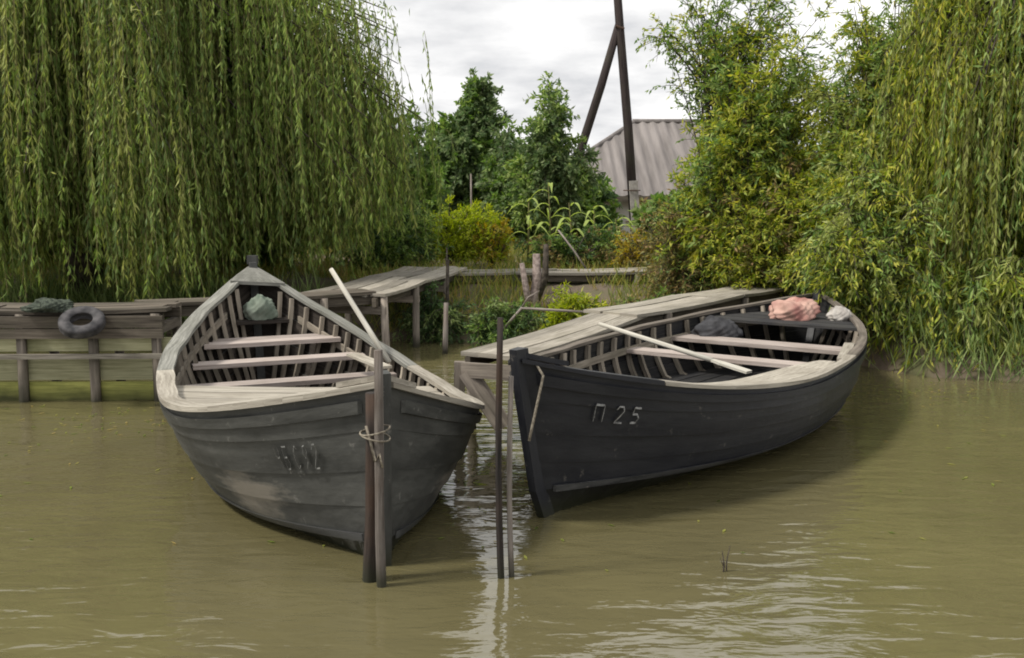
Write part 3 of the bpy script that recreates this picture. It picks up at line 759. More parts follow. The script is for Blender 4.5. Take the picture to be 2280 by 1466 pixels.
# ------------------------------------------------------------------ boardwalks
def walkway(label, group, A, B, width, z0, z1, nplank, posts, mat, post_mat, beams=True, th=.035, side_beam=None, name='boardwalk', posts_sides=(-1, 1)):
    A, B = Vector(A), Vector(B)
    root = empty(name, (A.x, A.y, 0), label, 'boardwalk', group)
    d = (B - A); L = d.length; d.normalize(); nx = Vector((d.y, -d.x))
    pw = width / nplank
    for k in range(nplank):
        off = (k - (nplank - 1) / 2) * pw
        e0, e1 = random.uniform(-.06, .06), random.uniform(-.06, .06)
        cuts = [0.0, 1.0] if L < 3.2 else [0.0, random.uniform(.4, .6), 1.0]
        for c in range(len(cuts) - 1):
            s0_, s1_ = cuts[c] * L + (e0 if c == 0 else .006), cuts[c + 1] * L + (e1 if c == len(cuts) - 2 else -.006)
            za, zb = z0 + (z1 - z0) * s0_ / L + random.uniform(-.008, .008), z0 + (z1 - z0) * s1_ / L + random.uniform(-.008, .008)
            a = A + d * s0_ + nx * (off + random.uniform(-.008, .008)); b_ = A + d * s1_ + nx * (off + random.uniform(-.008, .008))
            mb = MB()
            nseg = 4; w_ = pw * .93
            rings = []
            for i in range(nseg + 1):
                x = i / nseg; c_ = a.lerp(b_, x); z = za + (zb - za) * x - .02 * math.sin(math.pi * x)
                hw = w_ / 2 * (1 + random.uniform(-.03, .03))
                rings.append([(c_.x - nx.x * hw, c_.y - nx.y * hw, z - th), (c_.x + nx.x * hw, c_.y + nx.y * hw, z - th), (c_.x + nx.x * hw, c_.y + nx.y * hw, z), (c_.x - nx.x * hw, c_.y - nx.y * hw, z)])
            mb.rect_sweep(rings); mb.build('plank', mat, root)
    if beams:
        for sgn in (-1, 1):
            a = A + nx * (sgn * width * .38); b_ = B + nx * (sgn * width * .38)
            mb = MB(); mb.bar((a.x, a.y, z0 - th - .065), (b_.x, b_.y, z1 - th - .065), .05, .10); mb.build('beam', M['deck_dark'], root)
    for s_ in posts:
        z = z0 + (z1 - z0) * s_
        for sgn in posts_sides:
            c_ = A + d * (s_ * L) + nx * (sgn * width * .46)
            zb = float(ground_z(c_.x, c_.y)) - .4
            mb = MB(); mb.tube([(c_.x + random.uniform(-.05, .05), c_.y, max(zb, -.9)), (c_.x, c_.y, z - th - .01)], [.05, .045], 8); mb.build('post', post_mat, root, smooth=True)
        p_, q_ = A + d * (s_ * L) - nx * width * .5, A + d * (s_ * L) + nx * width * .5
        mb = MB(); mb.bar((p_.x, p_.y, z - th - .165), (q_.x, q_.y, z - th - .165), .07, .09); mb.build('cross_beam', post_mat, root)
    return root
gw = 'plank boardwalks along the bank'
w1_ = walkway('pale plank boardwalk whose free end juts out beside the tarred bow', gw, (-.17, 7.86), (1.14, 10.30), .58, .685, .70, 3, [.06, .60], M['deck'], M['post'], posts_sides=(-1,))
mb = MB(); mb.bar((-.44, 7.80, -.5), (-.42, 7.84, .62), .085, .085, (0, 1, 0)); mb.build('end_post', M['post'], w1_)
mb = MB(); mb.bar((-.36, 7.74, .56), (-.06, 7.66, .12), .15, .03, (.3, -1, 0)); mb.build('diagonal_brace', M['post'], w1_)
mb = MB(); mb.bar((-.40, 7.755, .57), (.06, 7.585, .57), .03, .12); mb.build('end_board', M['post'], w1_)
walkway('inner stretch of plank boardwalk running from the tarred boat into the bushes', gw, (1.04, 10.22), (3.55, 13.2), .70, .725, .75, 3, [.15, .6], M['deck'], M['post'])
walkway('broad plank boardwalk leading from the grey boat back to the far landing', gw, (-1.95, 11.35), (-1.12, 14.75), 1.0, .80, .84, 5, [.03, .35, .7], M['deck'], M['post'])
walkway('narrow pale landing stage along the foot of the garden', gw, (-1.35, 14.55), (2.05, 14.75), .75, .80, .80, 4, [.1, .5, .93], M['deck'], M['post'])
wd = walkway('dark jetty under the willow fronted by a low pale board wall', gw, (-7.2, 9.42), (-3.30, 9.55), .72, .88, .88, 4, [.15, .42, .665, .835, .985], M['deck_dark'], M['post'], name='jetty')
# skirt boards and lower rail of the jetty
for z, w in ((.765, .11), (.655, .09)):
    mb = MB(); mb.bar((-7.2, 9.02, z), (-3.26, 9.16, z), .03, w); mb.build('skirt_board', M['deck_dark'], wd)
mb = MB(); mb.bar((-7.2, 8.985, .45), (-3.24, 9.125, .445), .035, .045); mb.build('rail', M['deck'], wd)
for z0_, z1_, mt_ in ((.475, .60, 'wall_board'), (.20, .425, 'wall_board'), (-.15, .185, 'wall_board_moss')):
    for xa, xb in ((-7.2, -5.35), (-5.34, -3.22)):
        ya, yb = 9.13 + (xa + 7.2) * .0355, 9.13 + (xb + 7.2) * .0355
        mb = MB(); mb.bar((xa, ya, (z0_ + z1_) / 2), (xb, yb, (z0_ + z1_) / 2 + random.uniform(-.008, .008)), .025, z1_ - z0_); mb.build('wall_board', M[mt_], wd)
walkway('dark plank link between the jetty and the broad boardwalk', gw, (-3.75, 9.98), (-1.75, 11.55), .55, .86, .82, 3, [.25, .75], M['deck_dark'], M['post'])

# tyre and net on the jetty
def torus(name, c, R, r, tilt, mat):
    V, F = [], []; n1, n2 = 36, 14
    from mathutils import Euler
    E_ = Euler(tilt).to_matrix()
    prof = [(-.95, -.55), (-.80, -.80), (-.35, -1.0), (.35, -.98), (.80, -.85), (1.0, -.60), (1.03, -.25), (.97, 0), (1.03, .25), (1.0, .60), (.80, .85), (.35, .98), (-.35, 1.0), (-.80, .80), (-.95, .55), (-.55, .5), (-.5, -.5)]
    n1, n2 = 80, len(prof)
    for i in range(n1):
        a = 2 * math.pi * i / n1
        for j, (pr0, pz0) in enumerate(prof):
            tread = -.07 if (i % 4 == 0 and 4 <= j <= 10) else 0
            rr = R + r * (pr0 + tread); p = E_ @ Vector((rr * math.cos(a), rr * math.sin(a), r * .95 * pz0)); V.append((p.x + c[0], p.y + c[1], p.z + c[2]))
    for i in range(n1):
        for j in range(n2): F.append((i * n2 + j, ((i + 1) % n1) * n2 + j, ((i + 1) % n1) * n2 + (j + 1) % n2, i * n2 + (j + 1) % n2))
    return np_mesh(name, V, F, mat, None)
tag(torus('tyre', (-3.93, 8.97, .785), .145, .055, (math.radians(30), math.radians(8), 0), M['rubber']), 'old black tyre hung as a fender on the dark jetty', 'tyre')
o = blob('fishing_net', (-4.28, 9.14, .905), (.22, .18, .08), 31, M['net'], fold=.3); tag(o, 'heap of dark green fishing net beside the tyre on the jetty', 'net')

# ------------------------------------------------------------------ utility pole
up_ = empty('utility_pole', (2.62, 21.0, .7), 'dark wooden utility pole with a slanting strut behind the garden', 'utility pole')
mb = MB(); mb.tube([(2.60, 21, 1.1), (2.42, 21, 3.2), (2.21, 21, 5.3), (2.02, 21, 7.4)], [.105, .097, .09, .08], 12); mb.build('pole', M['wood_pole'], up_, smooth=True)
mb = MB(); mb.tube([(.98, 21.15, .7), (1.45, 21.08, 2.83), (1.85, 21.05, 4.1), (2.20, 21.02, 5.35)], [.10, .095, .09, .08], 12); mb.build('strut', M['wood_pole'], up_, smooth=True)
mb = MB(); mb.bar((2.64, 20.80, .5), (2.52, 20.80, 2.15), .17, .14, (0, 1, 0)); mb.build('concrete_stub', M['concrete'], up_)
for z in (1.3, 1.95):
    x = 2.58 - (z - 1.1) * .085
    mb = MB(); mb.tube([(x + .17 * math.cos(a), 20.92 + .22 * math.sin(a), z) for a in np.linspace(0, 2 * math.pi, 21)], [.012] * 21, 6, cap=False); mb.build('wire_band', M['iron'], up_)
mb = MB(); mb.tube([(2.30, 20.93, 5.22), (2.12, 20.93, 5.28)], [.03, .03], 8); mb.build('bolt', M['iron'], up_)
mb = MB(); mb.bar((1.55, 20.88, 6.9), (2.60, 20.88, 6.9), .10, .08); ca = mb.build('crossarm', M['wood_pole'], up_)
for x in (1.62, 2.52):
    mb = MB(); mb.tube([(x, 20.88, 6.94), (x, 20.88, 7.0), (x, 20.88, 7.03), (x, 20.88, 7.1)], [.02, .05, .035, .045], 10); mb.build('insulator', M['plaster'], ca)

# ------------------------------------------------------------------ house with corrugated roof
hs = empty('house', (7, 29, .7), 'low house with a grey corrugated hipped roof behind the trees', 'house')
EV, RG, SP = 1.78, 4.0, 32
x0, x1, y0, y1, yr = .55, 7.4, 26.8, 35.2, 31.0
def corr(pA, pB, pC, pD, name, n):
    """roof plane: eave A->B, ridge D->C, corrugated across"""
    pA, pB, pC, pD = map(np.array, (pA, pB, pC, pD)); 
    nr = np.cross(pB - pA, pD - pA); nr = nr / np.linalg.norm(nr)
    if nr[2] < 0: nr = -nr
    V, F = [], []
    for i in range(n + 1):
        x = i / n; o_ = nr * (.05 * math.cos(i * math.pi / 2))
        a, b_ = pA + (pB - pA) * x + o_, pD + (pC - pD) * x + o_
        for k in range(7): V.append(a + (b_ - a) * k / 6 + nr * .012 * (k % 2))
    for i in range(n):
        for k in range(6): F.append((i * 7 + k, (i + 1) * 7 + k, (i + 1) * 7 + k + 1, i * 7 + k + 1))
    return np_mesh(name, V, F, M['slate'], hs)
def slope(name, ye, xa, xr, xb, step=.0625):
    """eave at ye from xa to xb, ridge from xr to xb; sheets run straight down the slope"""
    V, F = [], []; nx_ = int((xb - xa) / step); rows = 9
    nr = np.array([0, -(RG - EV) if ye < yr else (RG - EV), abs(yr - ye)]); nr = nr / np.linalg.norm(nr)
    for i in range(nx_ + 1):
        x = xa + i * step; f = min(1., max(.004, (x - xa) / (xr - xa))); o_ = nr * (.030 * math.cos(i * math.pi / 2.5))
        for k in range(rows + 1):
            g = f * k / rows; V.append(np.array([x, ye + (yr - ye) * g, EV + (RG - EV) * g]) + o_ + nr * .015 * ((k + int(x)) % 2))
    for i in range(nx_):
        for k in range(rows): F.append((i * (rows + 1) + k, (i + 1) * (rows + 1) + k, (i + 1) * (rows + 1) + k + 1, i * (rows + 1) + k + 1))
    return np_mesh(name, V, F, M['slate'], hs)
slope('roof_slope', y0 - .4, x0 - .3, 3.75, x1); slope('roof_slope', y1 + .4, x0 - .3, 3.75, x1)
corr((x0 - .3, y0 - .4, EV), (x0 - .3, y1 + .4, EV), (3.75, yr, RG), (3.75, yr, RG), 'roof_hip', 100)
mb = MB(); mb.tube([(3.7, yr, RG + .03), (x1, yr, RG + .03)], [.07, .07], 8); mb.build('ridge_cap', M['slate'], hs)
mb = MB(); mb.tube([(3.75, yr, RG + .02), (x0 - .3, y0 - .4, EV + .03)], [.06, .06], 8); mb.build('hip_cap', M['slate'], hs)
mb = MB()
for a, b_ in (((x0, y0), (x1, y0)), ((x1, y0), (x1, y1)), ((x1, y1), (x0, y1)), ((x0, y1), (x0, y0))):
    mb.quad([(a[0], a[1], .3), (b_[0], b_[1], .3), (b_[0], b_[1], EV + .1), (a[0], a[1], EV + .1)])
mb.build('wall', M['plaster'], hs)
mb = MB(); mb.bar((x0 - .3, y0 - .42, EV - .06), (x1, y0 - .42, EV - .06), .03, .14); mb.build('fascia', M['deck_dark'], hs)
for wx_ in (1.8, 3.6, 5.5):
    mb = MB(); mb.bar((wx_, y0 - .03, 1.25), (wx_ + .9, y0 - .03, 1.25), .06, .7); wf = mb.build('window', M['white_oar'], hs)
    for k in range(2):
        mb = MB(); mb.bar((wx_ + .07 + k * .41, y0 - .065, 1.25), (wx_ + .42 + k * .41, y0 - .065, 1.25), .02, .56); mb.build('pane', M['glass'], wf)

# ------------------------------------------------------------------ vegetation
def unit(a): return a / (np.linalg.norm(a, axis=-1, keepdims=True) + 1e-9)
def leaf_quads(P, D, ln, wd):
    """diamond-shaped leaves, slightly folded"""
    n_ = len(P); R = RNG.normal(size=(n_, 3)); S = unit(np.cross(D, R)); U = unit(np.cross(S, D))
    mid = P + D * (ln * .42)[:, None]
    V = np.stack([P, mid + S * (wd / 2)[:, None] + U * (wd * .18)[:, None], P + D * ln[:, None] - U * (ln * .06)[:, None], mid - S * (wd / 2)[:, None] + U * (wd * .18)[:, None]], 1).reshape(-1, 3)
    F = np.arange(n_ * 4).reshape(-1, 4)
    return V, F
def strips(paths, r):
    """thin three-sided twigs; paths (s,k,3), r (s,k)"""
    s, k, _ = paths.shape
    d = np.gradient(paths, axis=1); d = unit(d)
    ref = np.array([.3, .8, .52]); x = unit(np.cross(d, ref)); y = np.cross(d, x)
    ring = np.stack([paths + (x * math.cos(a) + y * math.sin(a)) * r[..., None] for a in (0, 2.094, 4.189)], 2)   # s,k,3,3
    V = ring.reshape(-1, 3)
    S_, K_, J_ = np.meshgrid(np.arange(s), np.arange(k - 1), np.arange(3), indexing='ij')
    idx = lambda kk, j: (S_ * k + kk) * 3 + j
    F = np.stack([idx(K_, J_), idx(K_, (J_ + 1) % 3), idx(K_ + 1, (J_ + 1) % 3), idx(K_ + 1, J_)], -1).reshape(-1, 4)
    return V, F
def join(parts):
    V, F, Mi, b_ = [], [], [], 0
    for v, f, mi in parts:
        V.append(v); F.append(f + b_); Mi.append(np.full(len(f), mi)); b_ += len(v)
    return np.concatenate(V), np.concatenate(F), np.concatenate(Mi)

def plant(name, label, cat, base, ells, n_limb, n_twig, n_leaf, mats, leaf=(.08, .016), twig_len=(.25, .6), droop=.35, hang=0.2, trunk=None, group=None, limb_r=.02, bark=None, inner=.25, low=None):
    """limbs grow from the base (or trunk top) to points in the crown ellipsoids; twigs and leaves sit along their outer parts"""
    bark = bark or M['bark']
    base = np.array(base, float)
    root = empty(name, tuple(base), label, cat, group)
    mbt = MB()
    if trunk:
        top, r0 = np.array(trunk[0], float), trunk[1]
        pts = [base + (top - base) * x + np.array([.05 * math.sin(x * 5 + base[0]), .05 * math.cos(x * 4), 0]) * (x > 0) for x in np.linspace(0, 1, 7)]
        mbt.tube(pts, [r0 * (1 - .5 * x) for x in np.linspace(0, 1, 7)], 10)
    wts = np.array([e[6] if len(e) > 6 else 1. for e in ells]); wts = wts / wts.sum()
    limbs = []
    for i in range(n_limb):
        e = ells[RNG.choice(len(ells), p=wts)]
        d = unit(RNG.normal(size=3)); rr = (inner + (1 - inner) * RNG.random()) ** .45
        tip = np.array(e[:3]) + d * rr * np.array(e[3:6])
        if low is not None: tip[2] = max(tip[2], low)
        if trunk:
            x = .35 + .65 * RNG.random(); st = base + (top - base) * x
        else:
            st = base + np.array([RNG.normal() * .12 * e[3], RNG.normal() * .12 * e[4], 0])
        c1 = st * .55 + tip * .45 + np.array([0, 0, .18 * np.linalg.norm(tip - st)])
        s = np.linspace(0, 1, 9)[:, None]
        limbs.append((1 - s) ** 2 * st + 2 * s * (1 - s) * c1 + s ** 2 * tip)
    limbs = np.array(limbs)
    rad = np.linspace(limb_r, limb_r * .2, 9)[None, :].repeat(n_limb, 0)
    parts_w = [strips(limbs, rad) + (0,)]
    # twigs
    li = np.repeat(np.arange(n_limb), n_twig)
    s = .30 + .70 * RNG.random(len(li)) ** .8
    k = np.clip((s * 8).astype(int), 0, 7); fr = (s * 8 - k)[:, None]
    st = limbs[li, k] * (1 - fr) + limbs[li, k + 1] * fr
    td = unit(limbs[li, k + 1] - limbs[li, k])
    dd = unit(td * .7 + RNG.normal(size=st.shape) * .6)
    L = RNG.uniform(*twig_len, len(li))
    u = np.linspace(0, 1, 5)[None, :, None]
    tw = st[:, None] + dd[:, None] * L[:, None, None] * u + np.array([0, 0, -1.]) * (droop * L[:, None, None]) * u ** 2
    parts_w.append(strips(tw, np.linspace(.006, .002, 5)[None].repeat(len(li), 0)) + (0,))
    V, F, Mi = join(parts_w)
    o = np_mesh('branches', V, F, bark, root)
    if trunk: mbt.build('trunk', bark, root, smooth=True)
    # leaves
    ti = np.repeat(np.arange(len(li)), n_leaf); w = RNG.random(len(ti)) ** .8
    P = st[ti] + dd[ti] * (L[ti] * w)[:, None] + np.array([0, 0, -1.]) * (droop * L[ti] * w ** 2)[:, None]
    P += RNG.normal(size=P.shape) * .012
    D = unit(dd[ti] * .6 + RNG.normal(size=P.shape) * .55 + np.array([0, 0, -hang * 2]))
    ln = leaf[0] * RNG.uniform(.65, 1.25, len(ti)); wd = leaf[1] * RNG.uniform(.75, 1.25, len(ti))
    Vl, Fl = leaf_quads(P, D, ln, wd)
    mi = (RNG.random(n_limb)[li][ti] * len(mats)).astype(int) if len(mats) > 1 else None
    np_mesh('crown', Vl, Fl, mats, root, mi=mi)
    return root

def willow(label, base, centre, rad, n_cluster, strands, zlow, trunk_top, frac=(.45, 1.0), dens=26, mats=None, keep=None, group=None, leaf=(.085, .0145), maxlen=4.5):
    root = empty('weeping_willow', base, label, 'tree', group)
    mb = MB(); b0, tt = np.array(base, float), np.array(trunk_top, float)
    mb.tube([b0 + (tt - b0) * x + np.array([.08 * math.sin(x * 6), .05 * math.sin(x * 4), 0]) for x in np.linspace(0, 1, 8)], [.30 * (1 - .4 * x) for x in np.linspace(0, 1, 8)], 14)
    mb.build('trunk', M['bark'], root, smooth=True)
    starts, dirs, ends, mts, arcs = [], [], [], [], []
    for c in range(n_cluster):
        for _ in range(40):
            d = unit(RNG.normal(size=3)); d[2] = abs(d[2])
            f = frac[0] + (frac[1] - frac[0]) * RNG.random() ** .5
            p = np.array(centre) + d * f * np.array(rad)
            gap_ = math.sin(p[0] * 2.9 + 1.1) + .7 * math.sin(p[0] * 6.7 + p[1] * 1.7) + .5 * math.sin(p[0] * 1.3 + 2.0)
            if (keep is None or keep(p)) and (gap_ > -.25 or RNG.random() < .22): break
        out_ = unit(np.array([d[0], d[1], 0]))
        c1 = (tt + p) / 2 + np.array([0, 0, .9]); s = np.linspace(0, 1, 9)[:, None]
        arcs.append((1 - s) ** 2 * tt + 2 * s * (1 - s) * c1 + s ** 2 * p)
        zend = zlow(p) + abs(RNG.normal()) * .5 - .15
        mt = RNG.integers(len(mats))
        ns = int(strands * np.exp(RNG.normal() * .55)) + 1; jit = RNG.uniform(.08, .34)
        for k in range(ns):
            x = RNG.uniform(.72, 1.0); q = (1 - x) ** 2 * tt + 2 * x * (1 - x) * c1 + x ** 2 * p
            q = q + np.array([RNG.normal() * jit, RNG.normal() * jit, RNG.normal() * .12])
            starts.append(q); dirs.append(out_ * RNG.uniform(.05, .4) + RNG.normal(size=3) * .08)
            ends.append(max(zend + abs(RNG.normal()) * .6, q[2] - maxlen * RNG.uniform(.6, 1))); mts.append(mt)
    arcs = np.array(arcs)
    ai = np.repeat(np.arange(n_cluster), 150); s = RNG.uniform(2.4, 7.99, len(ai)); k = s.astype(int); fr = (s - k)[:, None]
    AP = arcs[ai, k] * (1 - fr) + arcs[ai, k + 1] * fr + RNG.normal(size=(len(ai), 3)) * .10
    V, F = strips(arcs, np.linspace(.05, .006, 9)[None].repeat(n_cluster, 0)); np_mesh('limbs', V, F, M['bark'], root)
    st, dr, en, mts = np.array(starts), np.array(dirs), np.array(ends), np.array(mts)
    L = np.maximum(st[:, 2] - en, .4); K = 15
    u = np.linspace(0, 1, K)[None, :, None]
    ph = RNG.uniform(0, 6.28, (len(st), 1, 1)); am = RNG.uniform(.02, .13, (len(st), 1, 1))
    sway = np.concatenate([np.sin(u * 5 + ph), np.cos(u * 4 + ph * 1.7), 0 * u * ph], -1) * am * u
    path = st[:, None] + dr[:, None] * (1 - np.exp(-3 * u)) * .8 + np.array([0, 0, -1.]) * L[:, None, None] * u + sway
    path[:, :, 2] += .12 * np.exp(-5 * u[..., 0]) * u[..., 0] * 5
    V, F = strips(path, np.full(path.shape[:2], .0035)); np_mesh('hanging_twigs', V, F, M['twig'], root)
    cnt = np.maximum((L * dens).astype(int), 6); ti = np.repeat(np.arange(len(st)), cnt)
    s = RNG.random(len(ti)) ** .9 * (K - 1.001); k = s.astype(int); fr = (s - k)[:, None]
    P = path[ti, k] * (1 - fr) + path[ti, k + 1] * fr
    D = unit(np.stack([RNG.normal(size=len(ti)) * .30, RNG.normal(size=len(ti)) * .30, -np.ones(len(ti))], -1))
    Vl, Fl = leaf_quads(P, D, leaf[0] * RNG.uniform(.6, 1.3, len(ti)), leaf[1] * RNG.uniform(.7, 1.3, len(ti)))
    Va, Fa = leaf_quads(AP, unit(RNG.normal(size=AP.shape) * .6 + np.array([0, 0, -.8])), leaf[0] * RNG.uniform(.6, 1.2, len(AP)), leaf[1] * RNG.uniform(.7, 1.3, len(AP)))
    np_mesh('crown', np.concatenate([Vl, Va]), np.concatenate([Fl, Fa + len(Vl)]), mats, root, mi=np.concatenate([mts[ti], ai % len(mats)]))
    return root

gwil = 'trees and bushes overhanging the water'
willow('large weeping willow with a curtain of strands above the dark jetty', (-6.3, 14.4, .5), (-6.2, 14.3, 1.9), (5.2, 3.1, 5.2), 400, 11,
       lambda p: .62 + .40 * max(0, p[0] + 2.6) + .06 * max(0, p[1] - 11.5), (-6.2, 14.4, 4.6), mats=[M['willow_light'], M['willow'], M['willow_dull'], M['willow']], group=gwil,
       keep=lambda p: p[0] > -9.0 and p[1] < 15.6, leaf=(.115, .021))
willow('yellow-green weeping willow whose strands hang down to the water behind the tarred boat', (6.3, 12.4, .5), (6.3, 12.0, 2.0), (2.1, 1.75, 3.9), 190, 9,
       lambda p: .15 + .75 * max(0, p[1] - 11.0), (6.3, 12.3, 4.3), mats=[M['osier'], M['osier'], M['osier_green'], M['willow_light']], group=gwil, maxlen=4.0, leaf=(.11, .021), keep=lambda p: p[0] < 8.0 and p[1] < 13.2)
ga = 'osier thicket on the bank'
plant('osier_bush', 'tall yellow-green osier bush peaking left of the sky gap', 'bush', (3.1, 13.3, .5), [(3.2, 13.4, 1.9, 1.05, .8, 1.2, 3), (3.4, 13.4, 3.0, .8, .6, 1.1, 2.4), (2.75, 13.3, 1.7, .5, .5, .9, 1)], 170, 16, 22,
      [M['osier_green'], M['osier'], M['osier']], leaf=(.10, .025), group=ga)
plant('slender_tree', 'slender sparse tree with open twigs against the sky beside the house roof', 'tree', (2.75, 13.9, .6), [(2.6, 13.9, 3.9, .75, .5, .75, 1.2), (3.1, 13.9, 4.6, .9, .6, .8, 1), (3.9, 13.8, 4.2, .8, .6, .9, .8)], 64, 12, 12,
      [M['midleaf'], M['osier']], leaf=(.08, .026), trunk=((2.75, 13.9, 3.4), .05), limb_r=.014, group=ga)
plant('osier_bush', 'dense osier bush with ochre leaves around the dark forked trunk', 'bush', (4.65, 11.9, .4), [(4.75, 12.3, 2.2, .75, .7, 1.5, 2), (5.2, 12.6, 3.6, 1.1, .8, 1.5, 2), (4.2, 12.2, 1.6, .7, .5, .9, 1.4), (4.45, 12.7, 3.0, .6, .5, 1.25, 1.6), (5.9, 11.9, 2.4, 1.1, .7, 1.9, 2.6)], 320, 16, 22,
      [M['osier'], M['osier_green'], M['osier'], M['willow_light']], leaf=(.085, .024), trunk=((4.45, 11.9, 1.6), .06), group=ga)
plant('osier_bush', 'low yellow-green osier bush above the end of the inner boardwalk', 'bush', (3.4, 13.0, .5), [(3.3, 12.9, 1.35, .85, .45, .75), (3.9, 12.8, 1.6, .6, .4, .9)], 110, 14, 20,
      [M['osier'], M['osier'], M['olive']], leaf=(.09, .023), group=ga)
plant('brown_shrub', 'brownish shrub with reddish stems beside the landing stage end', 'shrub', (2.45, 13.6, .5), [(2.4, 13.5, 1.2, .55, .4, .75)], 70, 13, 15, [M['olive'], M['olive'], M['osier_green']], leaf=(.08, .022), group=ga)
plant('osier_bush', 'drooping green osier overhanging the stern of the tarred boat', 'bush', (4.15, 11.3, .3), [(3.66, 10.85, 1.28, .40, .32, .42), (4.25, 11.0, 1.3, .5, .35, .9), (3.95, 11.3, 1.9, .4, .35, .6)], 70, 13, 18, [M['osier_green'], M['osier'], M['willow_light']], leaf=(.09, .022), hang=.5, droop=.7, group=ga)
plant('osier_bush', 'low green osier bush trailing long leaves into the water', 'bush', (5.2, 11.0, .25), [(4.7, 10.9, .75, .5, .35, .5, 2), (5.6, 10.75, .85, .8, .4, .5, 2)], 85, 15, 18, [M['osier'], M['osier'], M['osier_green'], M['willow_light']], leaf=(.13, .023), hang=.7, droop=.9, low=.4, group=ga)

# garden behind the landing stage
gg = 'garden plants behind the landing stage'
plant('round_tree', 'dark green round tree behind the lime bush', 'tree', (-.95, 23, .7), [(-.95, 23, 2.5, 1.15, .9, 1.35, 3), (-.75, 23, 4.0, .28, .3, .6, .5)], 120, 16, 18, [M['softleaf'], M['midleaf'], M['softleaf']], leaf=(.13, .065), trunk=((-.9, 23, 3.3), .11), twig_len=(.2, .45), group=gg)
plant('fruit_tree', 'light green young tree in front of the pole strut', 'tree', (.75, 19, .7), [(.75, 19, 2.2, .82, .55, 1.05, 3), (.7, 19, 3.4, .4, .35, .6, 1)], 80, 13, 15, [M['softleaf'], M['osier_green'], M['softleaf']], leaf=(.11, .045), trunk=((.72, 19, 2.9), .06), twig_len=(.2, .4), group=gg)
plant('lime_bush', 'bright lime green bush in front of the dark round tree', 'bush', (-1.0, 16.6, .65), [(-1.0, 16.6, 1.4, .65, .4, .45), (-.6, 16.5, 1.4, .45, .3, .42)], 56, 13, 18, [M['limeleaf']], leaf=(.07, .02), twig_len=(.12, .3), group=gg)
plant('ochre_plant', 'ochre autumn plant beside the lime bush', 'plant', (-.28, 16.3, .65), [(-.3, 16.3, 1.25, .35, .3, .38)], 26, 10, 12, [M['ochre'], M['limeleaf']], leaf=(.08, .022), twig_len=(.12, .25), group=gg)
plant('ochre_plant', 'reddish ochre weed at the pole end of the landing stage', 'plant', (1.95, 15.4, .65), [(1.9, 15.4, 1.05, .35, .3, .35)], 26, 10, 12, [M['ochre'], M['olive']], leaf=(.06, .02), twig_len=(.12, .25), group=gg)
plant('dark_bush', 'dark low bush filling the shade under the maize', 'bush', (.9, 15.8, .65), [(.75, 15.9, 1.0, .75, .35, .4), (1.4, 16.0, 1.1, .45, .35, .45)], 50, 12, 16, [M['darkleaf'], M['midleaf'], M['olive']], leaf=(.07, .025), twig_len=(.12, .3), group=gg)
plant('garden_bush', 'mid green bush between the willow and the lime bush', 'bush', (-2.3, 15.8, .65), [(-2.2, 15.9, 1.35, .6, .5, .7), (-1.7, 16.2, 1.2, .4, .4, .55)], 60, 13, 18, [M['midleaf'], M['darkleaf'], M['willow']], leaf=(.09, .026), group=gg)
plant('garden_bush', 'blue-green cabbage-like bush beside the concrete pole foot', 'bush', (2.45, 17.5, .7), [(2.55, 17.4, 1.45, .40, .35, .45)], 30, 10, 12, [M['reed'], M['midleaf']], leaf=(.16, .06), twig_len=(.12, .25), group=gg)
for (x, y, rx, rz, lab, mt) in ((-4.6, 21, 1.7, 1.5, 'tall dark bush farthest behind the large willow', ['darkleaf', 'midleaf']), (-2.3, 20, 1.15, 1.55, 'green bush rising behind the edge of the large willow', ['softleaf', 'midleaf']),
                                (1.6, 22.5, .9, .75, 'low dark bush at the foot of the pole strut', ['darkleaf', 'midleaf']), (4.2, 22, 1.4, .62, 'low bush below the eave of the house', ['midleaf', 'olive']),
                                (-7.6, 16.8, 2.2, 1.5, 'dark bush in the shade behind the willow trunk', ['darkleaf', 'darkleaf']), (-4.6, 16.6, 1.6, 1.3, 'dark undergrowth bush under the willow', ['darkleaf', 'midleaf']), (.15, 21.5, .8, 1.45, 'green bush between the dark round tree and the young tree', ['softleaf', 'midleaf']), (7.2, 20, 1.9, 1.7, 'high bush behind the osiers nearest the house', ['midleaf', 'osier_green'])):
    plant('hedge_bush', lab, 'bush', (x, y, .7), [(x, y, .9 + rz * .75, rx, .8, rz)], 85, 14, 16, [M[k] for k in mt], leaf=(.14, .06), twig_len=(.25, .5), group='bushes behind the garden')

# maize-like plants with arching leaves
def maize(x, y, h, seed, label):
    rs = np.random.default_rng(seed); z0 = float(ground_z(x, y))
    root = empty('maize_plant', (x, y, z0), label, 'plant', 'maize plants behind the landing stage')
    mb = MB(); mb.tube([(x, y, z0 - .05), (x + .02, y, z0 + h * .5), (x + .04 * rs.normal(), y, z0 + h)], [.018, .015, .006], 7); mb.build('stalk', M['twig'], root, smooth=True)
    for k in range(11):
        a = k * 2.4 + rs.normal() * .4; zs = z0 + h * (.18 + .78 * k / 10); L = rs.uniform(.45, .75) * (1 - .035 * k); w = rs.uniform(.05, .075)
        d = np.array([math.cos(a), math.sin(a), 0]); sx = np.array([-d[1], d[0], 0]); V, F = [], []
        for i in range(8):
            u = i / 7; p = np.array([x, y, zs]) + d * L * (u * .85) + np.array([0, 0, L * (.75 * u - 1.05 * u * u)])
            ww = w / 2 * (math.sin(math.pi * min(1, u * .9 + .12))) + .003
            V += [p - sx * ww, p + np.array([0, 0, -.012]), p + sx * ww]
        for i in range(7):
            for j in range(2): F.append((i * 3 + j, i * 3 + j + 1, i * 3 + j + 4, i * 3 + j + 3))
        np_mesh('leaf', V, F, M['maize'], root, smooth=True)
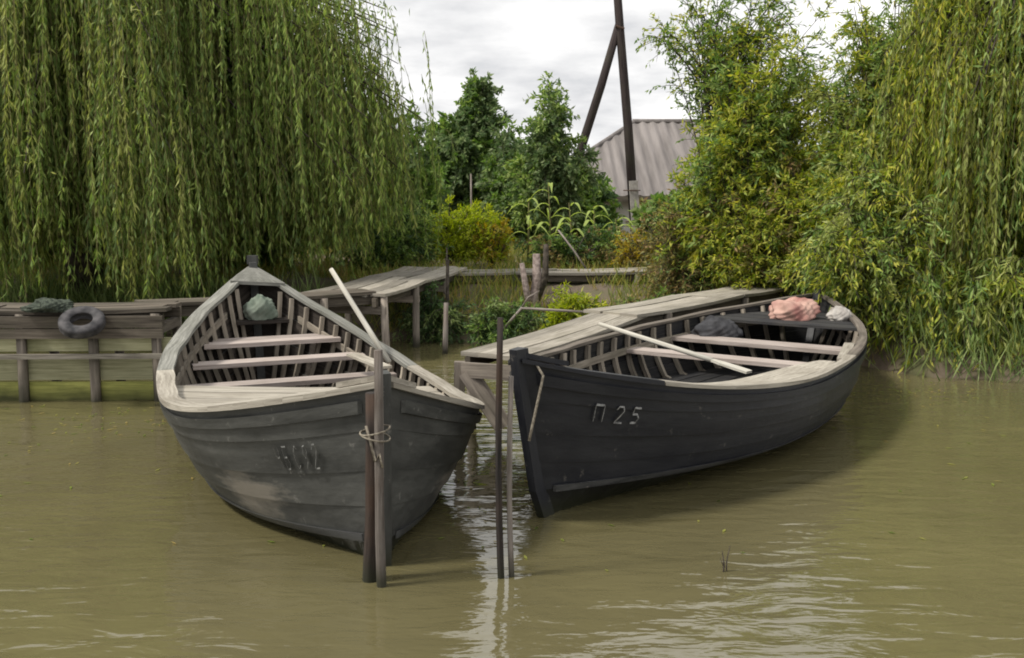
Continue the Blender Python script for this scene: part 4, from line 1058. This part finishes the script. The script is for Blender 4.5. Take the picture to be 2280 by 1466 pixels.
for i, (x, y, h, lab) in enumerate(((.25, 16.2, 1.15, 'maize plant nearest the dead stump'), (.62, 16.6, 1.4, 'tallest maize plant in front of the light green young tree'), (.95, 16.1, 1.1, 'maize plant between the tallest maize and the pole'),
                                    (1.35, 16.5, 1.05, 'pale maize plant leaning toward the pole foot'), (1.7, 16.0, .85, 'shortest maize plant beside the reddish ochre weed'))):
    maize(x, y, h, 50 + i, lab)

# dead forked stump at the landing
ds = empty('dead_stump', (.30, 13.35, .1), 'pale dead forked stump standing at the landing stage', 'stump')
mb = MB(); mb.tube([(.28, 13.35, .0), (.27, 13.36, .35), (.34, 13.38, .75), (.33, 13.4, 1.12)], [.12, .085, .07, .05], 10); mb.build('trunk', M['bark_pale'], ds, smooth=True)
mb = MB(); mb.tube([(.30, 13.35, .25), (.20, 13.3, .6), (.13, 13.32, 1.0)], [.06, .05, .035], 8); mb.build('fork', M['bark_pale'], ds, smooth=True)
mb = MB(); mb.tube([(.33, 13.38, .5), (.45, 13.36, .8), (.46, 13.38, 1.25)], [.06, .05, .035], 8); mb.build('fork', M['bark'], ds, smooth=True)
for k in range(5):
    a = k * 1.26; mb = MB(); mb.tube([(.28, 13.35, .2), (.28 + .2 * math.cos(a), 13.35 + .2 * math.sin(a), .06), (.28 + .42 * math.cos(a), 13.35 + .4 * math.sin(a), -.06)], [.07, .05, .02], 7); mb.build('root', M['bark_pale'], ds, smooth=True)

# stakes
def stake(p0, p1, r, label, mat):
    mb = MB(); mb.tube([p0, ((p0[0] + p1[0]) / 2 + .015, (p0[1] + p1[1]) / 2, (p0[2] + p1[2]) / 2), p1], [r, r * .9, r * .75], 8); tag(mb.build('stake', mat, None, smooth=True), label, 'stake', 'stakes at the landing')
stake((-.92, 13.25, -.3), (-.86, 13.25, 1.05), .03, 'thin dark stake rising through the corner of the broad boardwalk', M['bark'])
stake((-.86, 11.9, -.5), (-.80, 11.95, .62), .04, 'pale mossy stake standing in the water before the broad boardwalk', M['pole_grey'])
stake((-1.10, 16.0, .6), (-1.05, 16.0, 1.05), .018, 'short pale stake below the lime bush', M['pole_grey'])
stake((-.75, 17.8, .6), (-.73, 17.8, 2.25), .02, 'tall pale stake rising from the lime bush', M['pole_grey'])
stake((1.15, 15.15, .75), (.72, 15.5, 1.35), .018, 'pale stick leaning behind the landing stage', M['pole_grey'])
mb = MB(); mb.tube([(-.1, 12.3, .25), (.12, 12.25, .52), (.5, 12.2, .50), (.95, 12.25, .47), (1.4, 12.4, .40)], [.02, .02, .018, .014, .008], 7)
mb.tube([(.12, 12.25, .52), (.2, 12.2, .66), (.34, 12.2, .74)], [.012, .009, .005], 6)
tag(mb.build('driftwood_branch', M['pole_grey'], None, smooth=True), 'pale bare branch lying along the bank above the water', 'branch')

# bank weeds
plant('bank_weed', 'yellow-green weed clump on the bank beside the dead stump', 'plant', (.85, 13.0, .12), [(.85, 12.95, .42, .45, .25, .28)], 30, 9, 12, [M['limeleaf'], M['osier']], leaf=(.09, .02), twig_len=(.1, .25), droop=.5, group='weeds on the bank')
plant('bank_weed', 'grey-green weed thicket at the water below the stump', 'plant', (-.05, 12.6, .02), [(-.05, 12.5, .30, .50, .25, .30)], 36, 9, 12, [M['reed'], M['darkleaf'], M['midleaf']], leaf=(.08, .02), twig_len=(.1, .25), group='weeds on the bank')
plant('bank_weed', 'dark trailing weed under the broad boardwalk', 'plant', (-1.0, 13.2, .1), [(-1.0, 12.9, .4, .55, .3, .35)], 30, 9, 12, [M['darkleaf'], M['reed']], leaf=(.09, .02), twig_len=(.1, .3), droop=.8, group='weeds on the bank')
plant('bank_weed', 'small green weed growing below the inner boardwalk', 'plant', (1.75, 12.7, .1), [(1.8, 12.6, .35, .45, .25, .30)], 26, 9, 12, [M['midleaf'], M['olive']], leaf=(.07, .02), twig_len=(.1, .25), group='weeds on the bank')

# grass: nobody could count it
n_g = 52000
gx_ = RNG.uniform(-9, 9, n_g); gy_ = shore(gx_) + .05 + 9 * RNG.random(n_g) ** 1.6
gz_ = ground_z(gx_, gy_); kp = (gz_ > .05) & (hnoise(gx_ * .9, gy_ * .8, 5) > -.28)
P = np.stack([gx_, gy_, gz_ - .01], -1)[kp]; n_ = len(P)
D = unit(np.stack([RNG.normal(size=n_) * .45, RNG.normal(size=n_) * .45, np.ones(n_)], -1))
V, F = leaf_quads(P, D, RNG.uniform(.10, .38, n_), RNG.uniform(.008, .017, n_))
tag(np_mesh('grass', V, F, M['grass']), 'short mixed grass and weeds covering the earth bank', 'grass', kind='stuff')
# reeds at the feet of the far bushes
n_g = 2600
gx_ = np.concatenate([4.0 + 4 * RNG.random(n_g // 3) ** .7, RNG.uniform(-9, -2.6, n_g)]); gy_ = shore(gx_) + RNG.uniform(-.12, .45, len(gx_))
P = np.stack([gx_, gy_, np.maximum(ground_z(gx_, gy_), -.1)], -1); n_ = len(P)
D = unit(np.stack([RNG.normal(size=n_) * .40, RNG.normal(size=n_) * .40 - .12, np.ones(n_)], -1))
V, F = leaf_quads(P, D, RNG.uniform(.3, .85, n_), RNG.uniform(.012, .022, n_))
tag(np_mesh('reeds', V, F, M['reed']), 'blue-green reeds along the water edge under the trees', 'reeds', kind='stuff')
# far wood reads as one mass
parts = []
for i in range(60):
    x = -45 + 90 * i / 59 + RNG.normal(); y = 52 + RNG.normal() * 5; h = RNG.uniform(1.1, 1.9)
    P = np.array([x, y, .9]) + unit(RNG.normal(size=(700, 3))) * np.array([1.6, 1.2, h]) * RNG.uniform(.5, 1, (700, 1)); P[:, 2] = np.maximum(P[:, 2], .8)
    v, f = leaf_quads(P, unit(RNG.normal(size=P.shape)), RNG.uniform(.25, .5, 700), RNG.uniform(.15, .3, 700)); parts.append((v, f, 0))
V, F, _ = join(parts)
tag(np_mesh('far_woods', V, F, M['darkleaf']), 'low dark woods far behind the house', 'woods', kind='stuff')

# twig sticking out of the water
tw_ = MB(); tw_.tube([(1.10, 4.98, -.3), (1.115, 4.98, .04), (1.10, 4.97, .12)], [.006, .005, .002], 6); tw_.tube([(1.135, 4.99, -.3), (1.13, 4.99, .05), (1.145, 4.99, .14)], [.005, .004, .002], 6); tw_.tube([(1.113, 4.98, .03), (1.09, 4.97, .08)], [.003, .0015], 5)
tag(tw_.build('water_twig', M['bark'], None, smooth=True), 'small forked twig sticking out of the open water', 'twig')

# fallen leaves drifting on the surface
n_ = 420
fx = np.concatenate([RNG.uniform(-6, 6, 160), RNG.normal(-.1, .35, 90), RNG.normal(3.9, .5, 90), RNG.normal(-3.4, .6, 80)])
fy = np.concatenate([RNG.uniform(5.2, 9.8, 160), RNG.normal(6.9, .7, 90), RNG.normal(9.6, .35, 90), RNG.normal(8.4, .35, 80)])
P = np.stack([fx, fy, np.full(n_, .006)], -1); an = RNG.uniform(0, 6.28, n_)
D = np.stack([np.cos(an), np.sin(an), np.zeros(n_)], -1); S = np.stack([-np.sin(an), np.cos(an), np.zeros(n_)], -1)
ln, wd = RNG.uniform(.03, .075, n_), RNG.uniform(.010, .020, n_)
V = np.stack([P, P + D * (ln * .45)[:, None] + S * (wd / 2)[:, None], P + D * ln[:, None], P + D * (ln * .45)[:, None] - S * (wd / 2)[:, None]], 1).reshape(-1, 3)
tag(np_mesh('floating_leaves', V, np.arange(n_ * 4).reshape(-1, 4), M['grass']), 'scattered fallen willow leaves floating on the river', 'leaves', kind='stuff')
